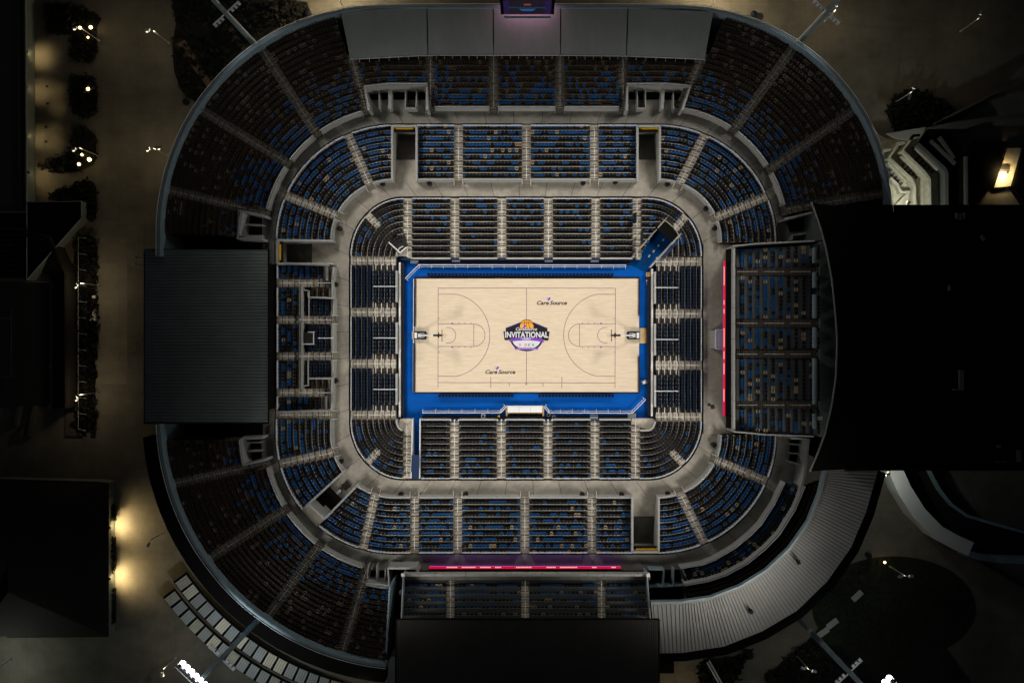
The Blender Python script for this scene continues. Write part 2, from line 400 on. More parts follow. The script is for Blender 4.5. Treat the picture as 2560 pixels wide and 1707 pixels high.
def ring(A, B, zt, zb, za=None, m=0):
    A, B = Curve(A), Curve(B); n = 240; b = MB()
    a = A.at(np.linspace(0, 1, n, endpoint=False) * A.L)
    # matched sampling by direction from the stadium centre
    c = np.array((1317.0, 846.0)); bb = []
    for p in a:
        d = p - c; bb.append(B.at(np.array([B.hit(c + d * 0.98, p + d * 0.6)]))[0])
    pa = [W(u, v, zt) for u, v in a]; pb = [W(u, v, zt) for u, v in bb]
    lo = [(p[0], p[1], zb) for p in pb]; li = [(p[0], p[1], zb) for p in pa]
    f = []
    for i in range(n):
        j = (i + 1) % n
        f += [(i, j, n + j, n + i), (n + i, n + j, 2 * n + j, 2 * n + i), (3 * n + i, 3 * n + j, j, i)]
    b.add(pa + pb + lo + li, f, m); return b
struct('lower_concourse_floor', ring(rrect(872, 491, 1759, 1201, (138, 149), (139, 149), (139, 149), (138, 149)), rrect(780, 400, 1850, 1290, (200, 200), (200, 200), (200, 200), (200, 200)), ZC1, 0), 'conc_low')
struct('upper_concourse_floor', ring(rrect(686, 309, 1944, 1386, (299, 291), (299, 291), (299, 296), (299, 296)), rrect(600, 205, 2010, 1490, (380, 380), (350, 380), (350, 380), (380, 390)), ZC2, 3.0), 'conc')
def joints(pa, pb, z, n):
    a, c = Curve(pa), Curve(pb); b = MB(); cc = np.array((1317.0, 846.0))
    for p in a.at(np.linspace(0, 1, n, endpoint=False) * a.L):
        q = c.at(np.array([c.hit(cc + (p - cc) * 0.98, cc + (p - cc) * 1.6)]))[0]; wallrun(b, [tuple(p), tuple(q)], 1.0, z + 0.004, z - 0.05)
    o = b.build('floor_joint', 'shade_joint'); o['kind'] = 'structure'
joints(rrect(876, 495, 1755, 1197, (134, 145), (135, 145), (135, 145), (134, 145)), rrect(835, 456, 1795, 1237, (160, 155), (160, 155), (160, 158), (160, 158)), ZC1, 46)
joints(rrect(688, 311, 1942, 1384, (297, 289), (297, 289), (297, 294), (297, 294)), rrect(665, 276, 1962, 1424, (332, 330), (305, 322), (320, 330), (335, 344)), ZC2, 60)
# outer rim wall of the bowl, with the gap where the roofs stand
def rimpart(a, bq, label):
    C = Curve(RIMo); D = Curve(RIMi); T = thing('rim_wall', label, 'wall', 'outer wall of the bowl')
    s0, s1 = C.hit(*a), C.hit(*bq); q0, q1 = D.hit(*a), D.hit(*bq); n = 60
    o, i = C.arc(s0, s1, n), D.arc(q0, q1, n); b = MB()
    po = [W(u, v, 20.0) for u, v in o]; pi = [W(u, v, 20.0) for u, v in i]
    b.add(po + pi + [(p[0], p[1], 0) for p in po] + [(p[0], p[1], 17.6) for p in pi],
          [f for k in range(n - 1) for f in ((k, k + 1, n + k + 1, n + k), (2 * n + k, 2 * n + k + 1, k + 1, k), (n + k, n + k + 1, 3 * n + k + 1, 3 * n + k))])
    b.build('wall_shell', 'rim', T)
    g = MB()
    for k in range(n - 1): g.tube((po[k][0], po[k][1], 20.5), (po[k + 1][0], po[k + 1][1], 20.5), 0.05, 4)
    g.build('guard_rail', 'white', T)
rimpart(((392, 640), (404, 640)), ((2231, 530), (2219, 530)), 'grey rim wall curving round the upper seats along the top')
rimpart(((966, 1671), (966, 1658)), ((393, 1060), (405, 1060)), 'grey rim wall curving round the lower left upper seats')

# ================================================================ LOWER TIER
xs = [1019, 1137, 1254.6, 1371, 1489.7, 1592.6]
for i in range(5):
    a, c = xs[i] + 11, xs[i + 1] - 11
    block('seating_block', f'lower tier block of dark seats above the court, {ORD[i]} of five from the left', [(a, 646), (c, 646)], [(a, 496), (c, 496)], 1.0, 4.0, 10, 'low', wall=(0, 3), back=1.6)
for i, x in enumerate(xs):
    aisle(f'pale lower tier stairs with white handrails above the court, {ORD[i]} of six from the left', (x - 11, 646), (x + 11, 646), (x - 11, 496), (x + 11, 496), 1.0, 4.0, 10, rails=4)
xb = [1038, 1136, 1253, 1370, 1487.5, 1589]
for i in range(5):
    a, c = xb[i] + (15 if i == 0 else 11), xb[i + 1] - 11
    block('seating_block', f'lower tier block of dark seats below the court, {ORD[i]} of five from the left', [(c, 1049), (a, 1049)], [(c, 1196), (a, 1196)], 1.0, 4.0, 10, 'low', wall=(0, 3), back=1.6)
for i, x in enumerate(xb[1:]):
    aisle(f'pale lower tier stairs with white handrails below the court, {ORD[i]} of five from the left', (x + 11, 1049), (x - 11, 1049), (x + 11, 1196), (x - 11, 1196), 1.0, 4.0, 10, rails=4)
aisle('pale lower tier stairs beside the narrow blue passage at the lower left corner', (1027, 1060), (1007, 1060), (1027, 1196), (1007, 1196), 1.0, 4.0, 9, rails=4)
# sides: eight rows, the four front ones split by a white rail
for side, xf, xbk, ys in (('left', 991, 877, [651.7, 780.5, 909, 1037]), ('right', 1638, 1754, [654, 784, 913, 1042])):
    for i in range(3):
        a, c = ys[i] + 11, ys[i + 1] - 11; sg = 1 if side == 'left' else -1
        xm = xf + (xbk - xf) / 2; pos = ['top', 'middle', 'bottom'][i]
        I = [(xf, c - 14), (xf, a + 14)]; O = [(xm, c - 14), (xm, a + 14)]
        if sg < 0: I.reverse(); O.reverse()
        block('seating_block', f'four short front rows of navy seats {side} of the court, {pos} of three blocks', I, O, 1.6, 2.8, 4, 'side', wall=(0, 4), single=True, spacing=0.6)
        I = [(xm, c), (xm, a)]; O = [(xbk, c), (xbk, a)]
        if sg < 0: I.reverse(); O.reverse()
        block('seating_block', f'four long rear rows of navy seats {side} of the court, {pos} of three blocks', I, O, 2.8, 4.0, 4, 'side', back=1.2)
        ym = (a + c) / 2; r = MB()
        r.tube(W(xf - sg * -2, ym, 2.9), W(xm, ym, 3.8), 0.07); r.tube(W(xm, ym, 3.8), W(xm, ym, 2.4), 0.06); r.tube(W(xf, ym, 2.9), W(xf, ym, 1.4), 0.06)
        tag(r.build('divider_rail', 'white'), f'white rail splitting the front navy seats {side} of the court, {pos} of three', 'rail')
        for e, (y0, y1) in enumerate(((a - 1, a + 12), (c + 1, c - 12))):
            r = MB()
            for k in range(4):
                x0 = xf + (xm - xf) * (k + 0.62) / 4; z = 2.5 + 0.3 * k
                r.tube(W(x0, y0, z), W(x0, y1, z), 0.05); r.tube(W(x0, y0, z), W(x0 + sg * 6, y0, z), 0.05); r.tube(W(x0, y0, z), W(x0, y0, z - 0.9), 0.04); r.tube(W(x0, y1, z), W(x0, y1, z - 0.9), 0.04)
                pprism(r, [(x0 - 6, min(y0, y1)), (x0 + 8, min(y0, y1)), (x0 + 8, max(y0, y1)), (x0 - 6, max(y0, y1))], z - 0.87, z - 1.3, 1)
            tag(r.build('box_rail', ['white', 'tread']), f'white box rails at the {("upper", "lower")[e]} end of the {pos} navy seats {side} of court', 'rail')
    for i, y in enumerate(ys):
        d = 1 if side == 'left' else -1
        aisle(f'pale lower tier stairs {side} of the court, {ORD[i]} of four from the top', (xf, y + 11 * d), (xf, y - 11 * d), (xbk, y + 11 * d), (xbk, y - 11 * d), 1.6, 4.0, 8, rails=3)
# corners
Q = lambda *a: a
TL45 = ((942, 560), (910, 528)); BL45 = ((942, 1132), (910, 1166)); BR45 = ((1682, 1133), (1716, 1167)); TR45 = ((1685, 575), (1712, 543))
def corner(A, m, B, name, first, second, ha=11, hb=11):
    tblock(t1, A, B, f'inner curved rows of dark lower tier seats at the {name} corner', 'low', ha=ha, hb=hb, wall=(0, 3), last=5)
    tblock(t1, A, m, f'outer curved lower tier rows, {name} corner, between short stairs and {first} stairs', 'low', ha=ha, hb=9, first=5, back=1.6)
    tblock(t1, m, B, f'outer curved lower tier rows, {name} corner, between short stairs and {second} stairs', 'low', ha=9, hb=hb, first=5, back=1.6)
    taisle(t1, m, f'short pale stairs splitting the lower tier seats at the {name} corner', rails=2, hw=9, first=5)
corner(((991, 651.7), (877, 651.7)), TL45, ((1019, 616), (1019, 496)), 'upper left', 'left', 'top')
corner(((1638, 1042), (1754, 1042)), BR45, ((1589, 1076), (1589, 1196)), 'lower right', 'right', 'bottom')
corner(((1017, 1076), (1017, 1196)), BL45, ((991, 1037), (877, 1037)), 'lower left', 'passage', 'left')
# upper right corner is cut by the players' tunnel
def cutblock(label, I, O, n, z0, z1, style='low'):
    block('seating_block', label, I, O, z0, z1, n, style, back=None)
block('seating_block', 'dark seats between the top stairs and the blue tunnel at the upper right corner', [(1604, 630), (1606, 630)], [(1604, 541), (1660, 541)], 1.4, 3.1, 6, 'low')
tblock(Tier(rrect(922, 541, 1709, 1150, (80, 99), (89, 99), (80, 99), (80, 99)), T1o, 3.1, 4.0, 3), ((1604, 541), (1604, 496)), TR45, 'three curved rows of seats above the blue tunnel, left of its short stairs', 'low', ha=0, hb=9, back=1.6)
tblock(Tier(rrect(922, 541, 1709, 1150, (80, 99), (89, 99), (80, 99), (80, 99)), T1o, 3.1, 4.0, 3), TR45, ((1709, 640), (1754, 640)), 'three curved rows of seats right of the tunnel head', 'low', ha=9, hb=0, back=1.6)
block('seating_block', 'dark seats between the blue tunnel and the right stairs at the upper right corner', [(1650, 643), (1650, 641)], [(1709, 643), (1709, 575)][::-1][::-1], 1.9, 3.1, 4, 'low')
taisle(Tier(rrect(922, 541, 1709, 1150, (80, 99), (89, 99), (80, 99), (80, 99)), T1o, 3.1, 4.0, 3), TR45, 'short pale stairs at the head of the blue tunnel', rails=1, hw=13)

# tunnel (players' ramp) at the upper right, narrow passage at the lower left
b = MB(); vs = [W(1570, 660, 0.01), W(1632, 690, 0.01), W(1709, 574, 0.006), W(1671, 540, 0.006)]
b.add(vs, [(0, 1, 2, 3)]); struct('tunnel_floor', b, 'court_shaded')
t = thing('tunnel_wall', 'pale topped walls lining the blue tunnel at the upper right corner', 'wall')
b = MB(); wallrun(b, [(1576, 648), (1671, 540)], 3, [1.6, 3.4], 0); b.build('left_wall', 'conc_low', t)
b = MB(); wallrun(b, [(1626, 668), (1704, 583)], 4, [1.9, 3.4], 0); b.build('right_wall', 'wall', t)
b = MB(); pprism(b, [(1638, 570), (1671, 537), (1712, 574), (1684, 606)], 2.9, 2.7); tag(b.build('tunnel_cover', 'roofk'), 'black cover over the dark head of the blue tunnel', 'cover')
b = MB(); pprism(b, [(1655, 640), (1689, 599), (1695, 605), (1662, 646)], 2.9, 1.6); tag(b.build('tunnel_side_cover', 'wallblue'), 'dark blue strip cover along the right wall of the tunnel', 'cover')
for i, (u, v) in enumerate(((1658, 600), (1646, 614), (1634, 628), (1623, 640))):
    b = MB(); c = W(u, v, 0.02); b.box(c, 0.24, 0.42, 0.03, R(-30)); tag(b.build('floor_marker', 'beige'), f'pale rectangular marker on the blue tunnel floor, {ORD[i]} from its dark head', 'floor marker', 'markers on the tunnel floor')
b = MB(); pprism(b, [(1608, 649), (1616, 648), (1617, 656), (1609, 657)], 0.03, 0.0); tag(b.build('floor_mat', 'courtd'), 'small dark square mat on the blue tunnel floor', 'mat')
for k, (x, m) in enumerate(((1598, 'd'), (1604, 'd'))):
    b = MB(); wallrun(b, [(x - 8 + 10 * k, 531 + 45 * k), (x - 9 + 11 * k, 556 + 53 * k)], 4, 4.6, 3.0); tag(b.build('speaker_box', 'black'), f'black upright panel beside the stairs near the tunnel, {("upper", "lower")[k]} of two', 'panel')
b = MB(); pprism(b, [(1031, 1040), (1048, 1040), (1047, 1140), (1030, 1140)], 0.02, -0.1); struct('passage_floor', b, 'court')
t = thing('passage_wall', 'pale topped walls lining the narrow blue passage at the lower left', 'wall')
for x0, x1 in ((1030.5, 1027.5), (1050, 1049)):
    b = MB(); wallrun(b, [(x0, 1047), (x1, 1196)], 2.5, [1.9, 4.6], 0); b.build('side_wall', 'white', t)
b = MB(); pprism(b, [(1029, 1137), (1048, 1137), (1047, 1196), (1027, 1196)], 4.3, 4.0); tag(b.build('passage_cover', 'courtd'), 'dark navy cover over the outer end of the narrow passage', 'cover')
# platforms in the lower corners
for pts, lab in (([(972, 606), (1000, 632), (1016, 618), (1013, 588), (985, 588)], 'small dark platform with a white V rail at the upper left court corner'),):
    t = thing('corner_platform', lab, 'platform'); b = MB(); pprism(b, pts, 2.2, 0); b.build('deck', 'darkb', t)
    r = MB()
    P = [W(u, v, 3.2) for u, v in ((972, 606), (1000, 632), (1016, 618))]
    for p, q in zip(P, P[1:]): r.tube(p, q, 0.1)
    for p in P: r.tube(p, (p[0], p[1], 2.2), 0.06)
    r.build('rail', 'white', t)
for pts, lab in (([(1000, 1047), (1028, 1047), (1028, 1085), (1014, 1085), (996, 1062)], 'pale concrete landing at the lower left court corner'), ([(1580, 1046), (1632, 1046), (1650, 1062), (1640, 1078), (1600, 1068), (1578, 1058)], 'pale concrete landing at the lower right court corner'),
                 ([(992, 640), (1012, 640), (1030, 648), (1030, 628), (1008, 622)], 'pale concrete landing at the upper left court corner'), ([(1590, 632), (1602, 648), (1592, 648)], 'small pale landing beside the tunnel mouth')):
    b = MB(); pprism(b, pts, 1.3, 0); tag(b.build('corner_landing', 'stair'), lab, 'landing')

# ================================================================ COURT AND ITS FURNITURE
t = thing('court_wall', 'low dark blue wall with white coping round the court', 'wall')
for pts, w, m in (([(999, 656), (999, 1042)], 4, 'white'), ([(1631, 672), (1630, 1040)], 4, 'white')):
    b = MB(); wallrun(b, pts, w, 1.5, 0); b.build('coping_wall', m, t)
for pts in ([(1006, 656), (1006, 1042)], [(1623, 676), (1623, 1042)]):
    b = MB(); wallrun(b, pts, 8, 0.9, 0); b.build('wall_pad', 'ink', t)
for pts in ([(1000, 648), (1580, 648)], [(1052, 1050), (1580, 1050)]):
    b = MB(); wallrun(b, pts, 5, 1.15, 0); b.build('wall_pad', 'wallblue', t)
for pts in ([(1046, 655), (1578, 655)], [(1056, 1043), (1575, 1043)]):
    b = MB(); wallrun(b, pts, 9, 0.5, 0); b.build('wall_base', 'ink', t)
for i, (x, y) in enumerate(((1036, 652), (1140, 653), (1372, 653), (1487, 653), (1485, 1043), (1580, 1040))):
    s = thing('step_unit', 'grey portable steps at the court wall, ' + ['leftmost above the court', 'second from the left above the court', 'third from the left above the court', 'rightmost above the court', 'left one below the court', 'right one below the court'][i], 'steps')
    up = 1 if y < 840 else -1
    for k in range(3):
        b = MB(); pprism(b, [(x - 10, y - up * (5 - 4 * k)), (x + 10, y - up * (5 - 4 * k)), (x + 10, y + up * (4 * k - 1.5)), (x - 10, y + up * (4 * k - 1.5))], 0.9 - 0.28 * k, 0); b.build('step', 'steel', s)
for i, x in enumerate((1137, 1254, 1370)):
    s = thing('gate_post_set', f'three white gate posts on the court wall below the court, {ORD[i]} from the left', 'gate posts')
    for dx in (-10, 0, 10):
        b = MB(); p = W(x + dx, 1049, 1.2); b.tube(p, (p[0], p[1], 2.1), 0.12); b.build('post', 'white', s)

wf = thing('basketball_floor', 'pale maple basketball floor laid on the blue court', 'sports floor')
X0, Y0, _ = W(1037.5, 979.5, 0.12); X1, Y1, _ = W(1597.5, 697, 0.12)
vs = []; fs = []; tone = []; bw = 0.1; rows = int((Y1 - Y0) / bw)
for r in range(rows):
    y0 = Y0 + (Y1 - Y0) * r / rows; y1 = Y0 + (Y1 - Y0) * (r + 1) / rows; x = X0
    while x < X1 - 0.01:
        xe = min(X1, x + random.uniform(0.9, 2.6))
        if X1 - xe < 0.5: xe = X1
        o = len(vs); dz = random.uniform(0, 0.0015); vs += [(x, y0, 0.12 + dz), (xe, y0, 0.12 + dz), (xe, y1, 0.12 + dz), (x, y1, 0.12 + dz)]; fs.append((o, o + 1, o + 2, o + 3))
        tone += [random.gauss(0.5, 0.13)] * 4; x = xe
me = bpy.data.meshes.new('floor_board'); me.from_pydata(vs, [], fs)
ca = me.color_attributes.new('tone', 'FLOAT_COLOR', 'CORNER'); tt = np.clip(np.array(tone), 0, 1); ca.data.foreach_set('color', np.c_[tt, tt, tt, np.ones_like(tt)].ravel())
mw = bpy.data.materials.new('maple'); mw.use_nodes = True; n = mw.node_tree.nodes; l = mw.node_tree.links; pb = n['Principled BSDF']
at = n.new('ShaderNodeVertexColor'); at.layer_name = 'tone'; g = n.new('ShaderNodeNewGeometry'); mp = n.new('ShaderNodeMapping'); mp.inputs['Scale'].default_value = (0.5, 3, 1); l.new(g.outputs['Position'], mp.inputs[0])
nz = n.new('ShaderNodeTexNoise'); nz.inputs['Scale'].default_value = 1.1; nz.inputs['Detail'].default_value = 8; l.new(mp.outputs[0], nz.inputs[0])
ml = n.new('ShaderNodeMath'); ml.operation = 'MULTIPLY_ADD'; ml.inputs[1].default_value = 0.9; l.new(nz.outputs[0], ml.inputs[0]); l.new(at.outputs[0], ml.inputs[2])
mr = n.new('ShaderNodeMapRange'); mr.inputs['From Min'].default_value = 0.45; mr.inputs['From Max'].default_value = 1.45; l.new(ml.outputs[0], mr.inputs[0])
mx = n.new('ShaderNodeMix'); mx.data_type = 'RGBA'; l.new(mr.outputs[0], mx.inputs[0]); mx.inputs[6].default_value = (0.66, 0.52, 0.355, 1); mx.inputs[7].default_value = (0.80, 0.675, 0.505, 1)
l.new(mx.outputs[2], pb.inputs['Base Color']); pb.inputs['Roughness'].default_value = 0.5; M['maple'] = mw
me.materials.append(mw); o = bpy.data.objects.new('floor_board', me); COL.objects.link(o); o.parent = wf; o['kind'] = 'stuff'
b = MB(); b.box(((X0 + X1) / 2, (Y0 + Y1) / 2, 0.003), X1 - X0 + 0.02, Y1 - Y0 + 0.02, 0.113); b.build('subfloor', 'woodedge', wf)
b = MB(); pprism(b, [(1037, 692), (1598, 692), (1598, 697), (1037, 697)], 0.10, 0.002); pprism(b, [(1037, 980), (1598, 980), (1598, 983), (1037, 983)], 0.10, 0.002)
b.build('edge_ramp', 'ink', wf)
b = MB(); pprism(b, [(1033, 697), (1036, 697), (1034.5, 980), (1032, 980)], 0.1, 0.002); b.build('edge_strip', 'white', wf)
for pts in ([(1035, 697), (1039.5, 697), (1038.5, 816), (1034, 816)], [(1033, 858), (1037.5, 858), (1037, 980), (1032.5, 980)], [(1596.5, 697), (1600, 697), (1599, 788), (1596.5, 788)], [(1596, 890), (1599, 890), (1600, 980), (1596, 980)]):
    b = MB(); pprism(b, pts, 0.4, 0.15); b.build('edge_pad', 'ink', wf)
ZL = 0.1255
def lines(name, segs, m, w=1.15, z=ZL):
    b = MB()
    for pts in segs: 
        P = np.array([W(u, v, z)[:2] for u, v in pts]); hw = w * (CAM_H - z) / FPX / 2
        for p, q in zip(P, P[1:]):
            d = (q - p) / (np.linalg.norm(q - p) + 1e-9); nn = np.array((-d[1], d[0])) * hw
            b.add([(*(p - nn), z), (*(q - nn), z), (*(q + nn), z), (*(p + nn), z)], [(0, 1, 2, 3)])
    return b.build(name, m, wf)
def arcp(cx, cy, r, a0, a1, n=40, ry=None): return [(cx + r * math.cos(R(a0 + (a1 - a0) * i / n)), cy + (ry or r) * math.sin(R(a0 + (a1 - a0) * i / n))) for i in range(n + 1)]
lines('boundary_line', [[(1095.5, 720.3), (1538.7, 720.5), (1537.5, 957), (1095, 956.1), (1095.5, 720.3)], [(1095, 956), (1095, 970)], [(1537.5, 957), (1537.5, 970)]], 'pur')
lines('centre_line', [[(1316.5, 720.3), (1316, 957)]], 'pur')
for sx, x0 in ((1, 1095.5), (-1, 1538)):
    cx = x0 + sx * 24.5
    a = math.degrees(math.asin(102.5 / 104.5)); arc = [(cx + sx * 104.5 * math.cos(R(q)), 838 + 104.5 * math.sin(R(q))) for q in np.linspace(-79, 79, 60)]
    lines('three_point_line', [[(x0, 735.8)] + arc + [(x0, 940.2)]], 'pur')
    lines('free_throw_lane', [[(x0, 810), (x0 + sx * 89, 810)], [(x0, 866), (x0 + sx * 89, 866)], [(x0 + sx * 89, 810), (x0 + sx * 89, 866)],
        [(x0 + sx * 89 + sx * 28 * math.cos(R(q)), 838 + 28 * math.sin(R(q))) for q in np.linspace(-90, 90, 30)]] + [[(x0 + sx * (52 + 15 * k), 810 - 4), (x0 + sx * (52 + 15 * k), 810)] for k in range(3)] + [[(x0 + sx * (52 + 15 * k), 870), (x0 + sx * (52 + 15 * k), 866)] for k in range(3)]
        + [[(x0, 795.5), (x0 + sx * 4, 795.5)], [(x0, 880.5), (x0 + sx * 4, 880.5)]], 'pur')
    lines('restricted_arc', [[(cx - sx * 5, 818.5)] + [(cx + sx * 19.5 * math.cos(R(q)), 838 + 19.5 * math.sin(R(q))) for q in np.linspace(-90, 90, 30)] + [(cx - sx * 5, 857.5)]], 'pur')
    b = MB()
    for y in (808.5, 867.5): pprism(b, [(x0 + sx * 33, y - 1.8), (x0 + sx * 37.5, y - 1.8), (x0 + sx * 37.5, y + 1.8), (x0 + sx * 33, y + 1.8)], ZL + 0.001, ZL - 0.002)
    b.build('lane_block', 'purf', wf)
lines('sideline_mark', [[(1227, 942), (1227, 970)], [(1404.5, 942), (1404.5, 970)], [(1273, 957), (1273, 966)], [(1357.5, 957), (1357.5, 966)], [(1313.5, 957.5), (1318, 962)], [(1318, 957.5), (1313.5, 962)]], 'pur')

def text(s, u, v, wpx, hpx, m, parent, z, shear=0.0, bold=0.0, name='lettering', squeeze=True):
    cu = bpy.data.curves.new(name, 'FONT'); cu.body = s; cu.align_x = 'CENTER'; cu.align_y = 'CENTER'; cu.shear = shear; cu.offset = bold; cu.size = 1; cu.resolution_u = 3
    o = bpy.data.objects.new(name, cu); COL.objects.link(o); bpy.context.view_layer.update()
    me = bpy.data.meshes.new_from_object(o); bpy.data.objects.remove(o); me.name = name
    co = np.empty(len(me.vertices) * 3); me.vertices.foreach_get('co', co); co = co.reshape(-1, 3)
    lo, hi = co.min(0), co.max(0); k = (CAM_H - z) / FPX; x, y, _ = W(u, v, z)
    co[:, 0] = (co[:, 0] - (lo[0] + hi[0]) / 2) * wpx * k / (hi[0] - lo[0]) + x; co[:, 1] = (co[:, 1] - (lo[1] + hi[1]) / 2) * hpx * k / (hi[1] - lo[1]) + y; co[:, 2] = z
    me.vertices.foreach_set('co', co.ravel()); me.materials.clear(); me.materials.append(M[m])
    q = bpy.data.objects.new(name, me); COL.objects.link(q); q.parent = parent; return q
def flat(name, pts, m, parent, z):
    b = MB(); P = [(*W(u, v, z)[:2], z) for u, v in pts]; 
    a = sum(P[i][0] * P[(i + 1) % len(P)][1] - P[(i + 1) % len(P)][0] * P[i][1] for i in range(len(P)))
    if a < 0: P = P[::-1]
    b.add(P, [tuple(range(len(P)))]); return b.build(name, m, parent)
def heart(u, v, s, z, parent):
    for sg, m in ((-1, 'purl'), (1, 'purf')):
        a = R(38 * sg); pts = []
        for i in range(20):
            th = 2 * math.pi * i / 20; x, y = 0.30 * math.cos(th), 0.52 * math.sin(th) - 0.35
            if i == 5: y += 0.2
            pts.append((u + s * (x * math.cos(a) - y * math.sin(a)), v + s * (x * math.sin(a) + y * math.cos(a)) + s * 0.35 + (0 if sg > 0 else s * 0.06)))
        flat('heart_half', pts, m, parent, z + (0.005 if sg > 0 else 0))
def wordmark(u, v, label):
    t = thing('sponsor_wordmark', label, 'floor logo')
    text('Care', u - 22.2, v, 30, 10.3, 'brown', t, ZL + 0.003, shear=0.28, bold=0.03); text('Source', u + 16.5, v, 43, 10.3, 'brown', t, ZL + 0.003, shear=0.28, bold=0.03)
    heart(u - 8.5, v - 10.5, 8.5, ZL + 0.003, t)
wordmark(1379.5, 757, 'brown CareSource wordmark with purple heart in the upper right half of the wooden floor')
wordmark(1250.5, 929.5, 'brown CareSource wordmark with purple heart in the lower left half of the wooden floor')
lg = thing('centre_logo', 'purple and black CareSource INVITATIONAL OHIO badge at centre court', 'floor logo')
def LP(*p): return [(1240 + x / 14.256, 780 + y / 14.256) for x, y in p]
z = ZL + 0.003
flat('shield', LP((345, 565), (860, 365), (1340, 365), (1835, 570), (1835, 700), (345, 700)), 'purd', lg, z)
flat('shield_inner', LP((390, 590), (860, 430), (1340, 430), (1790, 595), (1790, 690), (390, 690)), 'ink', lg, z + 0.005)
flat('bowl_rim', LP(*[(1090 + 580 * math.cos(R(a)), 960 + 435 * math.sin(R(a))) for a in range(0, 181, 6)]), 'purd', lg, z)
flat('bowl', LP(*[(1090 + 505 * math.cos(R(a)), 985 + 330 * math.sin(R(a))) for a in range(0, 181, 6)]), 'silver', lg, z + 0.005)
flat('ball', LP(*[(1095 + 265 * math.cos(R(a)), 520 + 262 * math.sin(R(a))) for a in list(range(170, 371, 5))] + [(1340, 580), (845, 580)]), 'ink', lg, z + 0.010)
flat('ball_face', LP(*[(1095 + 245 * math.cos(R(a)), 525 + 245 * math.sin(R(a))) for a in list(range(170, 371, 5))] + [(1330, 575), (860, 575)]), 'orange', lg, z + 0.015)
seams = [[(1095, 282), (1095, 575)], [(870, 430), (960, 385), (1095, 375), (1230, 385), (1320, 430)], [(985, 300), (1030, 350), (1010, 450), (960, 575)], [(1205, 300), (1150, 360), (1165, 450), (1215, 575)]]
lines('ball_seam', [LP(*s) for s in seams], 'ink', 1.1, z + 0.020).parent = lg
flat('banner', LP((262, 690), (700, 665), (1090, 658), (1480, 668), (1912, 690), (1870, 1000), (1825, 1020), (1090, 905), (350, 1005), (300, 980)), 'ink', lg, z + 0.020)
text('INVITATIONAL', 1240 + 1095 / 14.256, 780 + 808 / 14.256, 1540 / 14.256, 215 / 14.256, 'silver', lg, z + 0.030, bold=0.03)
flat('ribbon', LP((450, 1060), (520, 950), (800, 918), (1090, 905), (1390, 918), (1660, 955), (1720, 1075), (1380, 1020), (1090, 1005), (780, 1020)), 'purf', lg, z + 0.030)
text('· OHIO ·', 1240 + 1085 / 14.256, 780 + 955 / 14.256, 420 / 14.256, 75 / 14.256, 'white', lg, z + 0.040, bold=0.02)
text('CareSource', 1240 + 1085 / 14.256, 780 + 605 / 14.256, 760 / 14.256, 110 / 14.256, 'white', lg, z + 0.040, shear=0.3, bold=0.012)
heart(1240 + 1000 / 14.256, 780 + 500 / 14.256, 8.2, z + 0.030, lg)
flat('motto_ribbon', LP((655, 1270), (1510, 1270), (1480, 1340), (690, 1340)), 'purf', lg, z + 0.030)
text('SUPPORTING MENTAL HEALTH', 1240 + 1085 / 14.256, 780 + 1308 / 14.256, 700 / 14.256, 34 / 14.256, 'white', lg, z + 0.040)
for s, x, m in (('O', 855, 'red'), ('D', 1060, 'red'), ('C', 1180, 'ink'), ('X', 1320, 'ink')): text(s, 1240 + x / 14.256, 780 + 1168 / 14.256, 80 / 14.256, 85 / 14.256, m, lg, z + 0.030, bold=0.02, name='team_letter')

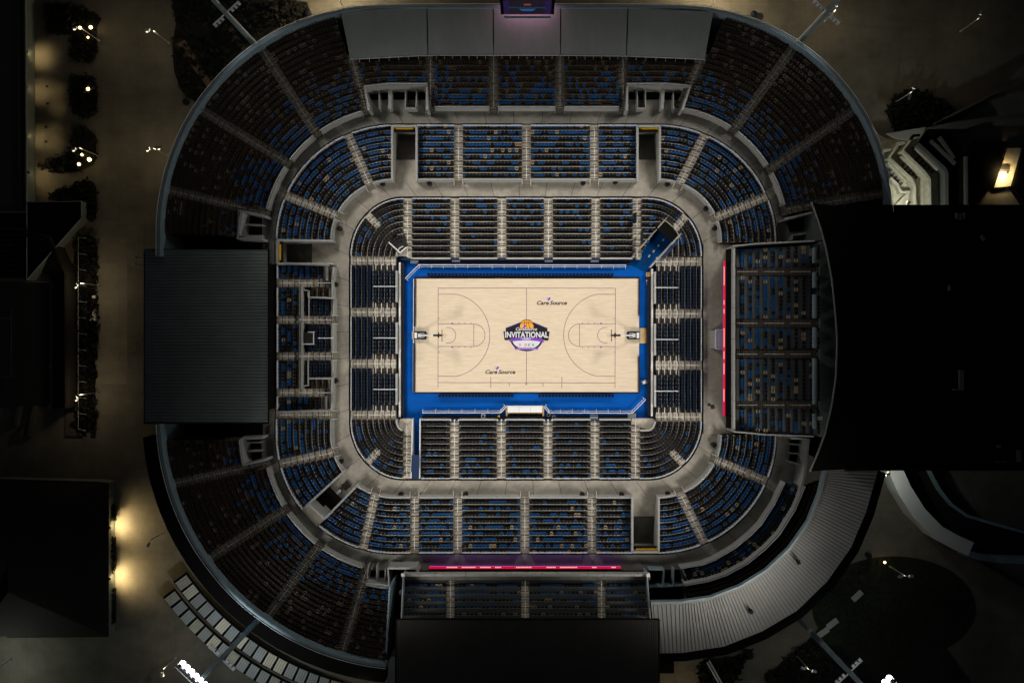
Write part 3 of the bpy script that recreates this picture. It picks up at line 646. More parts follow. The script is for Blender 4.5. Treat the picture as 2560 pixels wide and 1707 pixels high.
def hoop(xb, sx, label):
    t = thing('basketball_hoop', label, 'basketball hoop'); yb = 838.2
    def p(dx, dy, z): return W(xb + sx * dx, yb + dy, z)
    b = MB(); pprism(b, [(xb, yb - 10), (xb + sx * 29, yb - 10), (xb + sx * 31, yb - 8), (xb + sx * 31, yb + 8), (xb + sx * 29, yb + 10), (xb, yb + 10)], 0.75, 0.13); b.build('base', 'black', t)
    b = MB(); pprism(b, [(xb + sx * 1, yb - 7), (xb + sx * 7, yb - 7), (xb + sx * 7, yb + 7), (xb + sx * 1, yb + 7)], 1.15, 0.75); b.build('counterweight', 'white', t)
    b = MB(); pprism(b, [(xb - sx * 5, yb - 10), (xb - sx * 0.5, yb - 10), (xb - sx * 0.5, yb + 10), (xb - sx * 5, yb + 10)], 0.6, 0.13); b.build('rear_pad', 'beige', t)
    b = MB(); b.tube(p(11, 0, 0.9), p(50, 0, 2.9), 0.14, 8, r2=0.11)
    for s in (-1, 1): b.tube(p(10, 4 * s, 0.8), p(20, 1 * s, 1.5), 0.07); b.tube(p(14, 5 * s, 0.8), p(26, 5 * s, 0.9), 0.05)
    b.build('boom', 'white', t)
    b = MB(); b.tube(p(48, 0, 2.9), p(70, 0, 3.1), 0.16, 8); b.build('boom_pad', 'black', t)
    b = MB(); c = p(61.5, 0, 2.85); b.box(c, 0.22, 0.8, 0.3); b.build('shot_clock', 'black', t)
    b = MB(); c = p(71, 0, 2.9); b.box(c, 0.04, 1.8, 1.05); b.build('backboard', 'arm', t)
    b = MB(); c = p(71.3, 0, 2.88); b.box((c[0], c[1] + 0.9, c[2]), 0.09, 0.06, 1.1); b.box((c[0], c[1] - 0.9, c[2]), 0.09, 0.06, 1.1); b.box((c[0], c[1], c[2] + 1.04), 0.09, 1.86, 0.06); b.build('backboard_frame', 'brown', t)
    c = np.array(p(71, 0, 3.05)) + np.array((sx * 0.4, 0, 0)); b = MB()
    for i in range(16):
        a0, a1 = 2 * math.pi * i / 16, 2 * math.pi * (i + 1) / 16
        b.tube(c + 0.228 * np.array((math.cos(a0), math.sin(a0), 0)), c + 0.228 * np.array((math.cos(a1), math.sin(a1), 0)), 0.02, 5)
    b.box((c[0] - sx * 0.28, c[1], c[2] - 0.05), 0.2, 0.15, 0.06); b.build('rim', 'red', t)
    b = MB()
    for i in range(10):
        a0 = 2 * math.pi * i / 10; a1 = a0 + 0.5
        b.tube(c + 0.22 * np.array((math.cos(a0), math.sin(a0), 0)), c + np.array((0.13 * math.cos(a1), 0.13 * math.sin(a1), -0.42)), 0.008, 4)
    b.build('net', 'white', t)
hoop(1035, 1, 'basketball hoop on a white backed base at the left end of the floor')
hoop(1599, -1, 'basketball hoop at the right end whose base stands before a plywood sheet')
b = MB(); pprism(b, [(1597.6, 820), (1616, 820), (1616, 858), (1597.6, 858)], 0.13, 0.002); tag(b.build('plywood_sheet', 'ply'), 'orange plywood sheet behind the right basketball hoop', 'board')

# courtside chairs
def chair_mesh(kind):
    b = MB(); b.box((0, 0, 0.42), 0.44, 0.42, 0.05); b.box((0, 0.22, 0.45), 0.44, 0.05, 0.42)
    for x in (-0.19, 0.19):
        for y in (-0.18, 0.2): b.tube((x, y, 0), (x, y, 0.44), 0.015, 4)
    me = b.build('tmp', 'black'); m = me.data; bpy.data.objects.remove(me); m.name = 'folding_chair'; return m
cm = chair_mesh(0)
def chairs(x0, x1, y, n, back, label, grp):
    for i in range(n):
        o = bpy.data.objects.new('folding_chair', cm); COL.objects.link(o); p = W(x0 + (x1 - x0) * (i + 0.5) / n, y, 0.005)
        o.location = p; o.rotation_euler = (0, 0, 0 if back > 0 else math.pi); tag(o, label, 'chair', grp)
chairs(1068, 1534, 687.5, 54, 1, 'black folding chair in the long row above the wooden floor', 'chairs above the floor')
chairs(1096, 1285, 988, 23, -1, 'black folding chair in the row below the left half of the wooden floor', 'chairs below left half of the floor')
chairs(1345, 1535, 988, 23, -1, 'black folding chair in the row below the right half of the wooden floor', 'chairs below right half of the floor')
def barrier(pts, label, side):
    t = thing('barrier_rail', label, 'barrier'); b = MB(); c = MB(); pz = 0.95
    P = [np.array(W(u, v, pz)) for u, v in pts]
    for p, q in zip(P, P[1:]):
        b.tube(p, q, 0.06); d = q - p; L = np.linalg.norm(d); d /= L; nn = np.array((-d[1], d[0], 0)) * side
        b.tube(p + nn * 0.26 - (0, 0, 0.35), q + nn * 0.26 - (0, 0, 0.35), 0.05)
        k = max(1, int(L / 1.9))
        for i in range(k + 1):
            m = p + d * L * i / k; c.tube(m, (m[0], m[1], 0), 0.04); c.tube(m, m + nn * 0.55 - (0, 0, 0.9), 0.035)
    b.build('rail', 'white', t); c.build('post', 'white', t)
barrier([(1013, 696), (1047, 662), (1565, 663)], 'white double barrier rail above the wooden floor with an angled left end', -1)
barrier([(1581, 998)][:0] + [(1056, 1031.5), (1252, 1031.5), (1265, 1017)], 'white double barrier rail below the floor, left of the scorer table', 1)
barrier([(1360, 1017), (1372, 1031.5), (1581, 1032.5), (1614, 999)], 'white double barrier rail below the floor, right of the scorer table', 1)
t = thing('scorer_table', 'long white topped scorer table between the two lower barriers', 'table')
for i in range(3):
    b = MB(); x0 = 1269 + 29 * i; pprism(b, [(x0, 1017), (x0 + 28.6, 1017), (x0 + 28.6, 1031), (x0, 1031)], 0.95, 0.88); b.build('table_top', 'white', t)
b = MB(); pprism(b, [(1266, 1014.6), (1358, 1014.6), (1358, 1016.8), (1266, 1016.8)], 1.0, 0.02); b.build('front_board', 'white', t)
b = MB(); pprism(b, [(1265, 1017), (1268.8, 1017), (1268.8, 1040), (1265, 1040)], 0.75, 0.02); pprism(b, [(1356, 1017), (1360, 1017), (1360, 1040), (1356, 1040)], 0.75, 0.02); pprism(b, [(1269, 1031.2), (1356, 1031.2), (1356, 1034), (1269, 1034)], 0.6, 0.02); b.build('side_panel', 'ply', t)
for i in range(7):
    o = bpy.data.objects.new('table_chair', cm); COL.objects.link(o); o.location = W(1277 + 12.5 * i, 1037, 0.005); o.rotation_euler = (0, 0, math.pi + random.uniform(-.3, .3)); tag(o, 'dark chair pulled up behind the white scorer table', 'chair', 'chairs behind the scorer table')
b = MB(); c = W(1208.5, 1039, 0); b.box(c, 0.6, 0.55, 0.8, 0.0, 0); b.box((c[0], c[1], 0.8), 0.42, 0.38, 0.03, 0, 1); tag(b.build('speaker_cabinet', ['white', 'black']), 'small white cabinet with dark top left of the scorer table', 'cabinet')
b = MB(); c = W(1247.5, 1040, 0); b.box(c, 0.5, 0.4, 0.4, 0.2, 1); b.ball((c[0], c[1], 0.55), 0.25, 0); tag(b.build('yellow_bag', ['yellow', 'black']), 'yellow bag on the floor beside the scorer table', 'bag')
for i, (u, v) in enumerate(((1371, 1036), (1384, 1042))):
    b = MB(); c = W(u, v, 0); b.tube(c, (c[0], c[1], 0.8), 0.3, 12, 0); b.tube((c[0], c[1], 0.8), (c[0], c[1], 0.83), 0.2, 12, 1); tag(b.build('round_bin', ['arm', 'black']), f'round grey bin right of the scorer table, {("nearer", "farther")[i]} one from the table', 'bin')
b = MB(); c = W(1610, 955, 0); b.box(c, 0.75, 0.6, 0.5, 0.35, 0); b.tube((c[0] + .4, c[1] - .3, 0), (c[0] + .55, c[1] + .3, 1.0), 0.04); b.box((c[0] - .05, c[1], 0.5), 0.3, 0.3, 0.3, .35, 1); tag(b.build('equipment_cart', ['arm', 'white']), 'small grey cart on the blue apron at the lower right', 'cart')
b = MB(); c = W(1618, 702, 0); b.tube(c, (c[0], c[1], 0.7), 0.22, 8, 0, 0.05); b.box((c[0], c[1] - .5, 0), 0.25, 0.3, 0.3, 0, 1); tag(b.build('traffic_cone', ['orange', 'arm']), 'orange cone on the blue apron right of the wooden floor', 'cone')
r = MB()
for k in range(7): r.tube(W(1616 + 2.5 * k, 682 - 0.3 * k, 0.9), W(1616 + 2.5 * k, 691 - 0.3 * k, 0.9), 0.04)
r.tube(W(1615, 682, 0.9), W(1633, 680, 0.9), 0.05); r.tube(W(1615, 691, 0.9), W(1633, 689, 0.9), 0.05); r.tube(W(1615, 686, 0.9), W(1615, 686, 0), 0.05)
tag(r.build('small_gate', 'ply'), 'small brass coloured slatted gate at the right court wall', 'gate')

# ================================================================ MIDDLE TIER
V = lambda x, a, c: ((x, a), (x, c)); Hh = lambda y, a, c: ((a, y), (c, y))
P_TL = V(979, 449, 313); xm = [1146, 1316, 1486]; kw = dict(wall=(ZC1, 5), back=1.6)
a1, a2 = ((929, 473), (870, 338)), ((855, 544), (719, 491))
tblock(t2, Hh(598, 828, 690), a2, 'middle tier block of blue and black seats above the yellow lined ramp on the left', 'mid', ha=0, **kw)
tblock(t2, a2, a1, 'curved middle tier block of blue seats at the upper left corner between two stairs', 'mid', **kw)
tblock(t2, a1, P_TL, 'curved middle tier block of seats left of the upper left ramp', 'mid', hb=0, **kw)
tq = [1042] + xm + [1593]; nm = ['right beside the upper left ramp', 'second from the left ramp', 'third from the left ramp', 'right beside the upper right ramp']
for i in range(4): tblock(t2, V(tq[i], 449, 313), V(tq[i + 1], 449, 313), f'straight middle tier block of blue seats along the top, {nm[i]}', 'mid', ha=0 if i == 0 else 11, hb=0 if i == 3 else 11, **kw)
a3, a4 = ((1694, 468), (1760, 342)), ((1789, 544), (1914, 492))
tblock(t2, V(1651, 449, 313), a3, 'curved middle tier block of seats right of the upper right ramp', 'mid', ha=0, **kw)
tblock(t2, a3, a4, 'curved middle tier block of blue seats at the upper right corner between two stairs', 'mid', **kw)
tblock(t2, a4, Hh(606, 1802, 1940), 'middle tier block of tan and blue seats above the right club stand', 'mid', hb=0, **kw)
b0, b1 = Hh(1037, 828, 690), ((822, 1133), (702, 1159)); bt1, bt2 = ((862, 1175), (774, 1257)), ((896, 1209), (813, 1295)); b2 = ((933, 1256), (913, 1346))
tblock(t2, b1, b0, 'middle tier block of blue and black seats on the left, below the railed box', 'mid', **kw)
tblock(t2, bt1, b1, 'curved middle tier block of seats above the lower left ramp', 'mid', ha=2, **kw)
tblock(t2, b2, bt2, 'curved middle tier block of seats below the lower left ramp', 'mid', hb=2, **kw)
tb = [1036, 1144, 1312, 1480]
tblock(t2, V(1036, 1243, 1382), b2, 'middle tier block of seats below the court, left end', 'mid', **kw)
for i in range(3): tblock(t2, V(tb[i + 1], 1243, 1382), V(tb[i], 1243, 1382), f'straight middle tier block of blue seats below the court, {ORD[i]} right of leftmost stairs', 'mid', **kw)
tblock(t2, V(1580, 1243, 1382), V(1480, 1243, 1382), 'middle tier block of blue seats left of the lower right ramp', 'mid', ha=0, **kw)
a5, a6 = ((1691, 1213), (1759, 1353)), ((1795, 1153), (1914, 1202))
tblock(t2, a5, V(1648, 1243, 1382), 'curved middle tier block of blue seats right of the lower right ramp', 'mid', hb=0, **kw)
tblock(t2, a6, a5, 'curved middle tier block of blue seats at the lower right corner between two stairs', 'mid', **kw)
tblock(t2, Hh(1087, 1802, 1940), a6, 'middle tier block of blue and tan seats below the right club stand', 'mid', ha=0, **kw)
for r, lab in ((a1, 'upper left corner, nearer the top'), (a2, 'upper left corner, nearer the left side'), (a3, 'upper right corner, nearer the top'), (a4, 'upper right corner, nearer the right side'), (b0, 'left side, below the railed box'),
               (b1, 'lower left corner, above the ramp'), (b2, 'lower left corner, below the ramp'), (a5, 'lower right corner, nearer the bottom'), (a6, 'lower right corner, nearer the right side')) + tuple((V(x, 449, 313), f'top straight, {ORD[i]} from the left') for i, x in enumerate(xm)) + tuple((V(x, 1243, 1382), f'bottom straight, {ORD[i]} from the left') for i, x in enumerate(tb)):
    taisle(t2, r, f'pale middle tier stairs with white handrail at the {lab}', front=(13, ZC1))

def ramp(pts, label, zs, wallsides, seats=None, name='ramp_passage'):
    """portal between seating blocks: a floor and its two side walls; pts = inner-left, inner-right, outer-right, outer-left"""
    t = thing(name, label, 'passage')
    b = MB(); P = [W(*pts[0], zs[0]), W(*pts[1], zs[0]), W(*pts[2], zs[1]), W(*pts[3], zs[1])]; b.add(P, [(0, 1, 2, 3)]); b.build('passage_floor', 'conc', t)
    if seats:
        b = MB(); e0, e1 = np.array(pts[3], float), np.array(pts[2], float); i0 = np.array(pts[0], float) - e0; i0 = i0 / np.hypot(*i0) * 15; pprism(b, [tuple(e0), tuple(e1), tuple(e1 + i0), tuple(e0 + i0)], 8.1, 7.6); b.build('rear_ledge', 'darkb', t)
    for a, c in wallsides:
        b = MB(); wallrun(b, [pts[a], pts[c]], 5, [6.2, 9.4] if a in (0, 1) and c in (2, 3) else 9.4, 3.5); b.build('side_wall', 'wall', t)
    if seats:
        for i in range(seats[2]):
            b = MB(); f = (i + 0.5) / seats[2]; p = W(seats[0][0] + (seats[1][0] - seats[0][0]) * f, seats[0][1] + (seats[1][1] - seats[0][1]) * f, 8.1)
            b.ball((p[0], p[1], p[2] + 0.55), 0.26, 0, 1.2); b.tube(p, (p[0], p[1], p[2] + 0.5), 0.16, 8); b.build('yellow_bollard', 'yellow', t)
    return t
ramp([(980, 453), (1041, 453), (1041, 315), (980, 315)], 'grey ramp with yellow bollards between top blocks, left one', (ZC1 - .05, 0.6), ((0, 3), (1, 2), (2, 3)), ((991, 322), (1034, 322), 9))
ramp([(1594, 453), (1650, 453), (1650, 315), (1594, 315)], 'grey ramp with yellow bollards between top blocks, right one', (ZC1 - .05, 0.6), ((0, 3), (1, 2), (2, 3)), ((1601, 322), (1645, 322), 9))
ramp([(1581, 1241), (1647, 1241), (1647, 1380), (1581, 1380)], 'grey ramp with yellow bollards below the court at the right', (ZC1 - .05, 0.6), ((0, 3), (1, 2), (2, 3)), ((1590, 1372), (1642, 1372), 10))
ramp([(833, 659), (833, 602), (692, 600), (692, 659)], 'grey ramp with yellow bollards on the left side', (ZC1 - .05, 0.6), ((0, 3), (1, 2), (2, 3)), ((701, 612), (701, 652), 7))
ramp([(862, 1176), (896, 1210), (811, 1297), (771, 1259)], 'diagonal ramp sinking into shadow at the lower left corner', (ZC1 - .05, 0.6), ((0, 3), (1, 2), (2, 3)))
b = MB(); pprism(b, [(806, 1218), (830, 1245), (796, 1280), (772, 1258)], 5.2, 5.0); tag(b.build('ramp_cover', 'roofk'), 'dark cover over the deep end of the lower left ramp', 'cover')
b = MB(); pprism(b, [(752, 1274), (770, 1257), (812, 1298), (792, 1316)], 8.5, 7.8); struct('landing_floor', b, 'conc_low')
b = MB(); c = W(866, 1213, ZC1); b.box(c, 1.1, 1.1, 0.5, 0.7, 0); b.box((c[0] - 1.1, c[1] - 0.9, ZC1), 0.8, 0.45, 0.9, 0.7, 1); tag(b.build('utility_cart', ['darkb', 'steel']), 'dark cart with a pale load parked in the lower left ramp', 'cart')

# left side of the middle tier: railed boxes and broadcast pit
def lblock(x0, x1, y0, y1, n, label, style='mid', za=None, zb=None, **k):
    f = lambda x: 5.2 + (833 - x) / 141 * 3.2
    return block('seating_block', label, [(x1, y1), (x1, y0)], [(x0, y1), (x0, y0)], za or f(x1), zb or f(x0), n, style, **k)
lblock(692, 812, 664, 696, 8, 'eight short rows of seats in the white walled box below the left ramp', back=1.5)
lblock(692, 750, 719, 790, 4, 'four rows of blue seats on the left rear, uppermost of three', back=1.5)
lblock(692, 750, 810, 880, 4, 'four rows of blue seats on the left rear, middle of three', back=1.5)
lblock(692, 750, 901, 971, 4, 'four rows of blue seats on the left rear, lowest of three', back=1.5)
lblock(779, 826, 719, 742, 3, 'three tiny rows of black seats in the upper left corner box', style='none')
lblock(772, 830, 747, 790, 4, 'four rows of black seats in the upper broadcast box on the left', style='side')
lblock(772, 830, 810, 880, 4, 'four rows of black seats in the middle broadcast box on the left', style='side')
lblock(772, 830, 900, 944, 4, 'four rows of black seats in the lower broadcast box on the left', style='side')
lblock(779, 824, 948, 971, 3, 'three tiny rows of black seats in the lower left corner box', style='none')
lblock(692, 806, 992, 1024, 8, 'eight short rows of seats in the white walled box at the lower left', back=1.5)
for i, y in enumerate((707.5, 799.5, 890.5, 981.5)):
    aisle(f'pale stairs between the left middle tier boxes, {ORD[i]} of four from the top', (830, y + 10), (830, y - 10), (692, y + 10), (692, y - 10), 5.2, 8.4, 9, front=(13, ZC1) if 0 < i < 3 else None)
b = MB(); pprism(b, [(753, 718), (773, 718), (773, 972), (753, 972)], 4.2, 3.6); struct('pit_floor', b, 'darkb')
b = MB(); pprism(b, [(826, 662), (834, 662), (834, 1026), (826, 1026)], 5.0, 4.0); pprism(b, [(810, 664), (826, 664), (826, 718), (810, 718)], 5.3, 4.0); pprism(b, [(806, 972), (826, 972), (826, 1026), (806, 1026)], 5.3, 4.0); struct('box_floor', b, 'conc')
wl = thing('box_wall', 'white topped low walls outlining the boxes and pit on the left side', 'wall')
for pts, zt, w in (([(754, 716), (754, 973)], 7.8, 4.5), ([(770, 743), (833, 745)], 7.0, 4), ([(835, 668), (831, 690), (831, 744)], 6.2, 5), ([(834, 747), (834, 790)], 6.2, 4.5), ([(833, 811), (833, 880)], 6.2, 4.5), ([(833, 901), (832, 945)], 6.2, 4.5), ([(769, 946), (830, 946)], 7.0, 4),
                   ([(830, 947), (829, 1026)], 6.2, 5), ([(771, 726), (771, 743)], 7.2, 4), ([(772, 745), (772, 790)], 7.2, 2.2), ([(755, 725), (771, 726)], 7.4, 2.2), ([(770, 901), (770, 964)], 7.2, 2.5), ([(754, 964), (770, 964)], 7.4, 2.5), ([(692, 659), (815, 661)], 9.0, 2.2), ([(815, 661), (817, 701)], 6.4, 5), ([(692, 1029), (815, 1027)], 9.0, 2.2), ([(815, 990), (815, 1027)], 6.4, 3)):
    b = MB(); wallrun(b, pts, w, zt, 4.0); b.build('wall_run', 'wall', wl)
t = thing('camera_platform', 'dark platform with white rails between the left boxes', 'platform'); b = MB(); pprism(b, [(757, 831), (783, 831), (783, 860), (757, 860)], 7.2, 4.2); b.build('deck', 'darkb', t)
r = MB(); P = [W(u, v, 8.1) for u, v in ((770, 830), (784, 830), (784, 860), (756, 860))]
for p, q in zip(P, P[1:]): r.tube(p, q, 0.08)
for p in P: r.tube(p, (p[0], p[1], 7.2), 0.05)
r.build('rail', 'white', t)
for i, y in enumerate((845, 844)):
    pass
for i, (y, xa) in enumerate(((845, 795), (717, 0))):
    if xa:
        r = MB(); r.tube(W(xa, y, 7.6), W(833, y, 6.6), 0.07); tag(r.build('divider_rail', 'white'), 'white rail splitting the middle broadcast box on the left', 'rail')

# round bins standing on the lower concourse
bm_ = MB(); bm_.tube((0, 0, 0), (0, 0, 0.95), 0.36, 12, 0, 0.4); bm_.tube((0, 0, 0.95), (0, 0, 1.08), 0.42, 12, 0, 0.2); bm_.tube((0, 0, 1.08), (0, 0, 1.1), 0.15, 8, 1)
for i, (u, v, wh) in enumerate(((1075, 461, 'just right of the upper left ramp'), (958, 461, 'left of the upper left ramp'), (1457, 459, 'above the court, between the second and third stairs'), (1537, 457, 'left of the upper right ramp'), (1667, 462, 'right of the upper right ramp'), (1763, 523, 'at the upper right curve'), (1785, 572, 'at the right, above the club stand'),
        (851, 573, 'at the left, above the ramp'), (841, 712, 'beside the left boxes, upper one'), (841, 951, 'beside the left boxes, lower one'), (855, 1151, 'at the lower left curve'), (1004, 1233, 'below the court, leftmost'), (1165, 1233, 'below the court, second from the left'), (1455, 1234, 'below the court, third from the left'), (1553, 1234, 'left of the lower right ramp'), (1668, 1232, 'right of the lower right ramp'), (1782, 1110, 'at the right, below the club stand'))):
    o = bm_.build('trash_bin', ['darkb', 'black']) if i == 0 else tb0.copy()
    if i: COL.objects.link(o)
    else: tb0 = o
    o.location = W(u, v, ZC1); tag(o, f'dark round bin on the lower concourse {wh}', 'bin', 'bins on the concourse')

# ================================================================ UPPER TIER
A, B_, C_, D_ = ((915, 275), (880, 148)), ((787, 327), (666, 140)), ((719, 408), (520, 286)), ((596, 517), (436, 479))
E_ = ((640, 590), (405, 584)); ku = dict(wall=(ZC2, 4))
tblock(t3, E_, D_, 'dim upper tier block of brown seats above the left metal roof', 'up', ha=0, first=4, wall=(ZC2, 4))
tblock(t3, D_, C_, 'curved upper tier block at the upper left, lowest of three between long stairs', 'up', **ku)
tblock(t3, C_, B_, 'curved upper tier block at the upper left, middle of three between long stairs', 'up', **ku)
tblock(t3, B_, A, 'curved upper tier block left of the grey tarps', 'up', **ku)
A2, B2, C2, D2 = ((1695, 280), (1753, 152)), ((1829, 332), (1975, 131)), ((1921, 425), (2117, 288)), ((1972, 522), (2151, 492))
tblock(t3, A2, B2, 'curved upper tier block right of the grey tarps', 'up', **ku)
tblock(t3, B2, C2, 'curved upper tier block at the upper right, middle of three', 'up', **ku)
tblock(t3, C2, D2, 'curved upper tier block at the upper right, just above the black roof', 'up', **ku)
tblock(t3, A, V(1076, 268, 30), 'upper tier rows above the left vomitory and under the tarps', 'up', first=4, last=11, **ku)
for i, (x0, x1) in enumerate(((1076, 1234), (1234, 1400), (1400, 1558))): tblock(t3, V(x0, 268, 30), V(x1, 268, 30), f'upper tier block of blue seats under the grey tarps, {("left", "middle", "right")[i]} of three', 'up', last=11, **ku)
tblock(t3, V(1558, 268, 30), A2, 'upper tier rows above the right vomitory and under the tarps', 'up', first=4, last=11, **ku)
Eb, Db, Cb, Bb, Ab, Fb = ((600, 1098), (405, 1102)), ((604, 1171), (436, 1208)), ((705, 1280), (517, 1400)), ((803, 1356), (664, 1548)), ((907, 1454), (856, 1626)), ((971, 1467), (965, 1660))
tblock(t3, Db, Eb, 'dim upper tier block of brown seats below the left metal roof', 'up', hb=0, first=4, **ku)
tblock(t3, Cb, Db, 'curved upper tier block at the lower left, uppermost of three between long stairs', 'up', **ku)
tblock(t3, Bb, Cb, 'curved upper tier block at the lower left, middle of three between long stairs', 'up', **ku)
tblock(t3, Ab, Bb, 'curved upper tier block at the lower left, lowest of three between long stairs', 'up', **ku)
tblock(t3, Fb, Ab, 'upper tier block beside the bottom stand with a walled right end', 'up', ha=0, first=3, **ku)
for r, lab, f, la in ((A, 'left of the tarps', 0, 10), (B_, 'upper left, topmost long flight', 0, 17), (C_, 'upper left, middle long flight', 0, 17), (D_, 'upper left, lowest long flight', 0, 17), (A2, 'right of the tarps', 0, 10), (B2, 'upper right, topmost long flight', 0, 17), (C2, 'upper right, second long flight', 0, 17), (D2, 'upper right, beside the black roof', 0, 17),
                  (Db, 'lower left, uppermost long flight', 0, 17), (Cb, 'lower left, second long flight', 0, 17), (Bb, 'lower left, third long flight', 0, 17), (Ab, 'lower left, beside the bottom stand', 0, 17), (V(1076, 268, 30), 'top, first straight flight', 0, 11), (V(1234, 268, 30), 'top, second straight flight', 0, 11), (V(1400, 268, 30), 'top, third straight flight', 0, 11), (V(1558, 268, 30), 'top, fourth straight flight', 0, 11)):
    taisle(t3, r, f'upper tier stairs with thin white handrail at the {lab}', front=(13, ZC2), rails=5, last=la, hw=12, steel='arm', mats=('stair_up', 'shade_joint'))

def vom(pts, label, dark, posts):
    t = thing('vomitory', label, 'entrance'); zt = 12.4
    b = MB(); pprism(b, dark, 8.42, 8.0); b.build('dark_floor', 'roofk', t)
    b = MB(); wallrun(b, pts, 6, zt, ZC2); b.build('frame_wall', 'wall', t)
    for (u0, v0), (u1, v1), w in posts:
        b = MB(); wallrun(b, [(u0, v0), (u1, v1)], w, 10.6, ZC2); b.build('divider_wall', 'wall', t)
vom([(922, 275), (911, 216), (976, 210), (1066, 210), (1068, 275)], 'white framed vomitory with dividing walls at the top left', [(913, 214), (1066, 212), (1067, 250), (918, 250)], (((974, 216), (975, 272), 8), ((1014, 216), (1013, 270), 2.5), ((1041, 216), (1040, 270), 2.5), ((1013, 271), (1041, 271), 3), ((947, 232), (948, 272), 2)))
vom([(1567, 275), (1569, 210), (1660, 210), (1726, 216), (1706, 275)], 'white framed vomitory with dividing walls at the top right', [(1569, 212), (1722, 214), (1716, 250), (1569, 250)], (((1659, 216), (1655, 272), 8), ((1593, 216), (1594, 270), 2.5), ((1614, 216), (1614, 270), 2.5), ((1594, 271), (1614, 271), 3), ((1684, 232), (1684, 272), 2)))
vom([(662, 540), (597, 526), (594, 596), (655, 598)], 'white framed vomitory above the left metal roof', [(598, 528), (655, 542), (655, 592), (596, 592)], (((600, 560), (655, 562), 2),))
vom([(655, 1094), (604, 1096), (608, 1163), (668, 1148)], 'white framed vomitory below the left metal roof', [(606, 1098), (653, 1098), (655, 1148), (610, 1160)], (((610, 1106), (650, 1106), 2), ((612, 1128), (650, 1128), 2)))
vom([(915, 1458), (972, 1464), (970, 1420), (1040, 1420), (1043, 1432)], 'white framed vomitory left of the bottom stand', [(912, 1425), (1040, 1424), (1036, 1456), (915, 1456)], (((920, 1412), (918, 1455), 2), ((942, 1412), (941, 1455), 2), ((963, 1422), (962, 1460), 2)))
b = MB(); wallrun(b, [(974, 1466), (963, 1660)], 4, 17.5, 8.4); tag(b.build('end_wall', 'rim'), 'tall pale wall closing the upper seats left of the bottom stand', 'wall')

# grey tarps over the upper rows at the top
xt = [(850, 27, 874, 148), (1067, 20, 1070, 138), (1233, 18, 1234, 138), (1402, 18, 1401, 138), (1570, 20, 1566, 140), (1785, 30, 1763, 148)]
for i in range(5):
    a, c = xt[i], xt[i + 1]; T = thing('tarp_panel', f'large grey tarp over the upper seats, {ORD[i]} of five from left' + (', pink lit' if i == 2 else ''), 'tarp', 'tarps over the upper seats')
    nx, ny = 14, 10; b = MB(); vs = []
    for j in range(ny + 1):
        for k in range(nx + 1):
            f, g = k / nx, j / ny; u0, v0 = a[0] + (c[0] - a[0]) * f, a[1] + (c[1] - a[1]) * f; u1, v1 = a[2] + (c[2] - a[2]) * f, a[3] + (c[3] - a[3]) * f
            gx = 1.5 * (0.5 - f) * 2; sag = -0.12 * math.sin(math.pi * f) * math.sin(math.pi * g) + random.uniform(-.012, .012)
            p = W(u0 + (u1 - u0) * g + gx, v0 + (v1 - v0) * g, 19.7 - 4.0 * g); vs.append((p[0], p[1], p[2] + sag))
    b.add(vs, [(j * (nx + 1) + k, (j + 1) * (nx + 1) + k, (j + 1) * (nx + 1) + k + 1, j * (nx + 1) + k + 1) for j in range(ny) for k in range(nx)]); b.build('sheet', 'tarp', T)
    r = MB(); p, q = W(a[2], a[3] + 1, 15.75), W(c[2], c[3] + 1, 15.75); r.tube(p, q, 0.07)
    for k in range(9):
        f = k / 8; m = np.array(p) * (1 - f) + np.array(q) * f; r.tube(m, (m[0], m[1] - 0.45, m[2] - 0.3), 0.03)
    r.build('edge_cable', 'steel', T)

# video board at the top
T = thing('video_board', 'video screen with glowing INVITATIONAL badge on the top rim', 'video screen')
yb = W(0, 36, 21.5)[1]; xl, xr = W(1260, 36, 21.5)[0], W(1377, 36, 21.5)[0]
b = MB(); b.box(((xl + xr) / 2, yb + 0.75, 21.2), xr - xl + 0.9, 1.4, 6.6); b.build('cabinet', 'roofk', T)
def vquad(x0, x1, z0, z1, dy, m, nm):
    b = MB(); b.add([(x0, yb - dy, z0), (x1, yb - dy, z0), (x1, yb - dy, z1), (x0, yb - dy, z1)], [(0, 1, 2, 3)]); b.build(nm, m, T)
w_ = xr - xl
vquad(xl, xr, 21.5, 27.5, 0.0, 'scrn', 'screen'); vquad(xl, xl + w_ * .12, 21.6, 27.4, 0.02, 'scrp', 'screen_border'); vquad(xr - w_ * .14, xr, 21.6, 27.4, 0.02, 'scrp', 'screen_border')
b = MB(); cx = (xl + xr) / 2; b.add([(cx - 1.2, yb - 0.03, 23.9), (cx - .7, yb - .03, 22.9), (cx + .7, yb - .03, 22.9), (cx + 1.2, yb - .03, 23.9)], [(0, 1, 2, 3)]); b.build('screen_badge', 'scrb', T)
vquad(cx - .5, cx + .5, 25.4, 26.0, 0.03, 'scro', 'screen_ball')
cu = bpy.data.curves.new('screen_text', 'FONT'); cu.body = 'INVITATIONAL'; cu.align_x = 'CENTER'; cu.size = 0.78; o = bpy.data.objects.new('t', cu); COL.objects.link(o); bpy.context.view_layer.update()
me = bpy.data.meshes.new_from_object(o); bpy.data.objects.remove(o); me.materials.clear(); me.materials.append(M['scrb']); o = bpy.data.objects.new('screen_text', me); COL.objects.link(o); o.location = (cx, yb - 0.05, 24.2); o.rotation_euler = (R(90), 0, 0); o.parent = T
b = MB(); b.add([(xl, yb + .1, 21.1), (xr, yb + .1, 21.1), (xr, yb + 1.3, 21.1), (xl, yb + 1.3, 21.1)], [(3, 2, 1, 0)]); b.build('added_glow_panel', 'glow_pink', T)  # added hidden panel under the cabinet, throws pink glow on the tarps
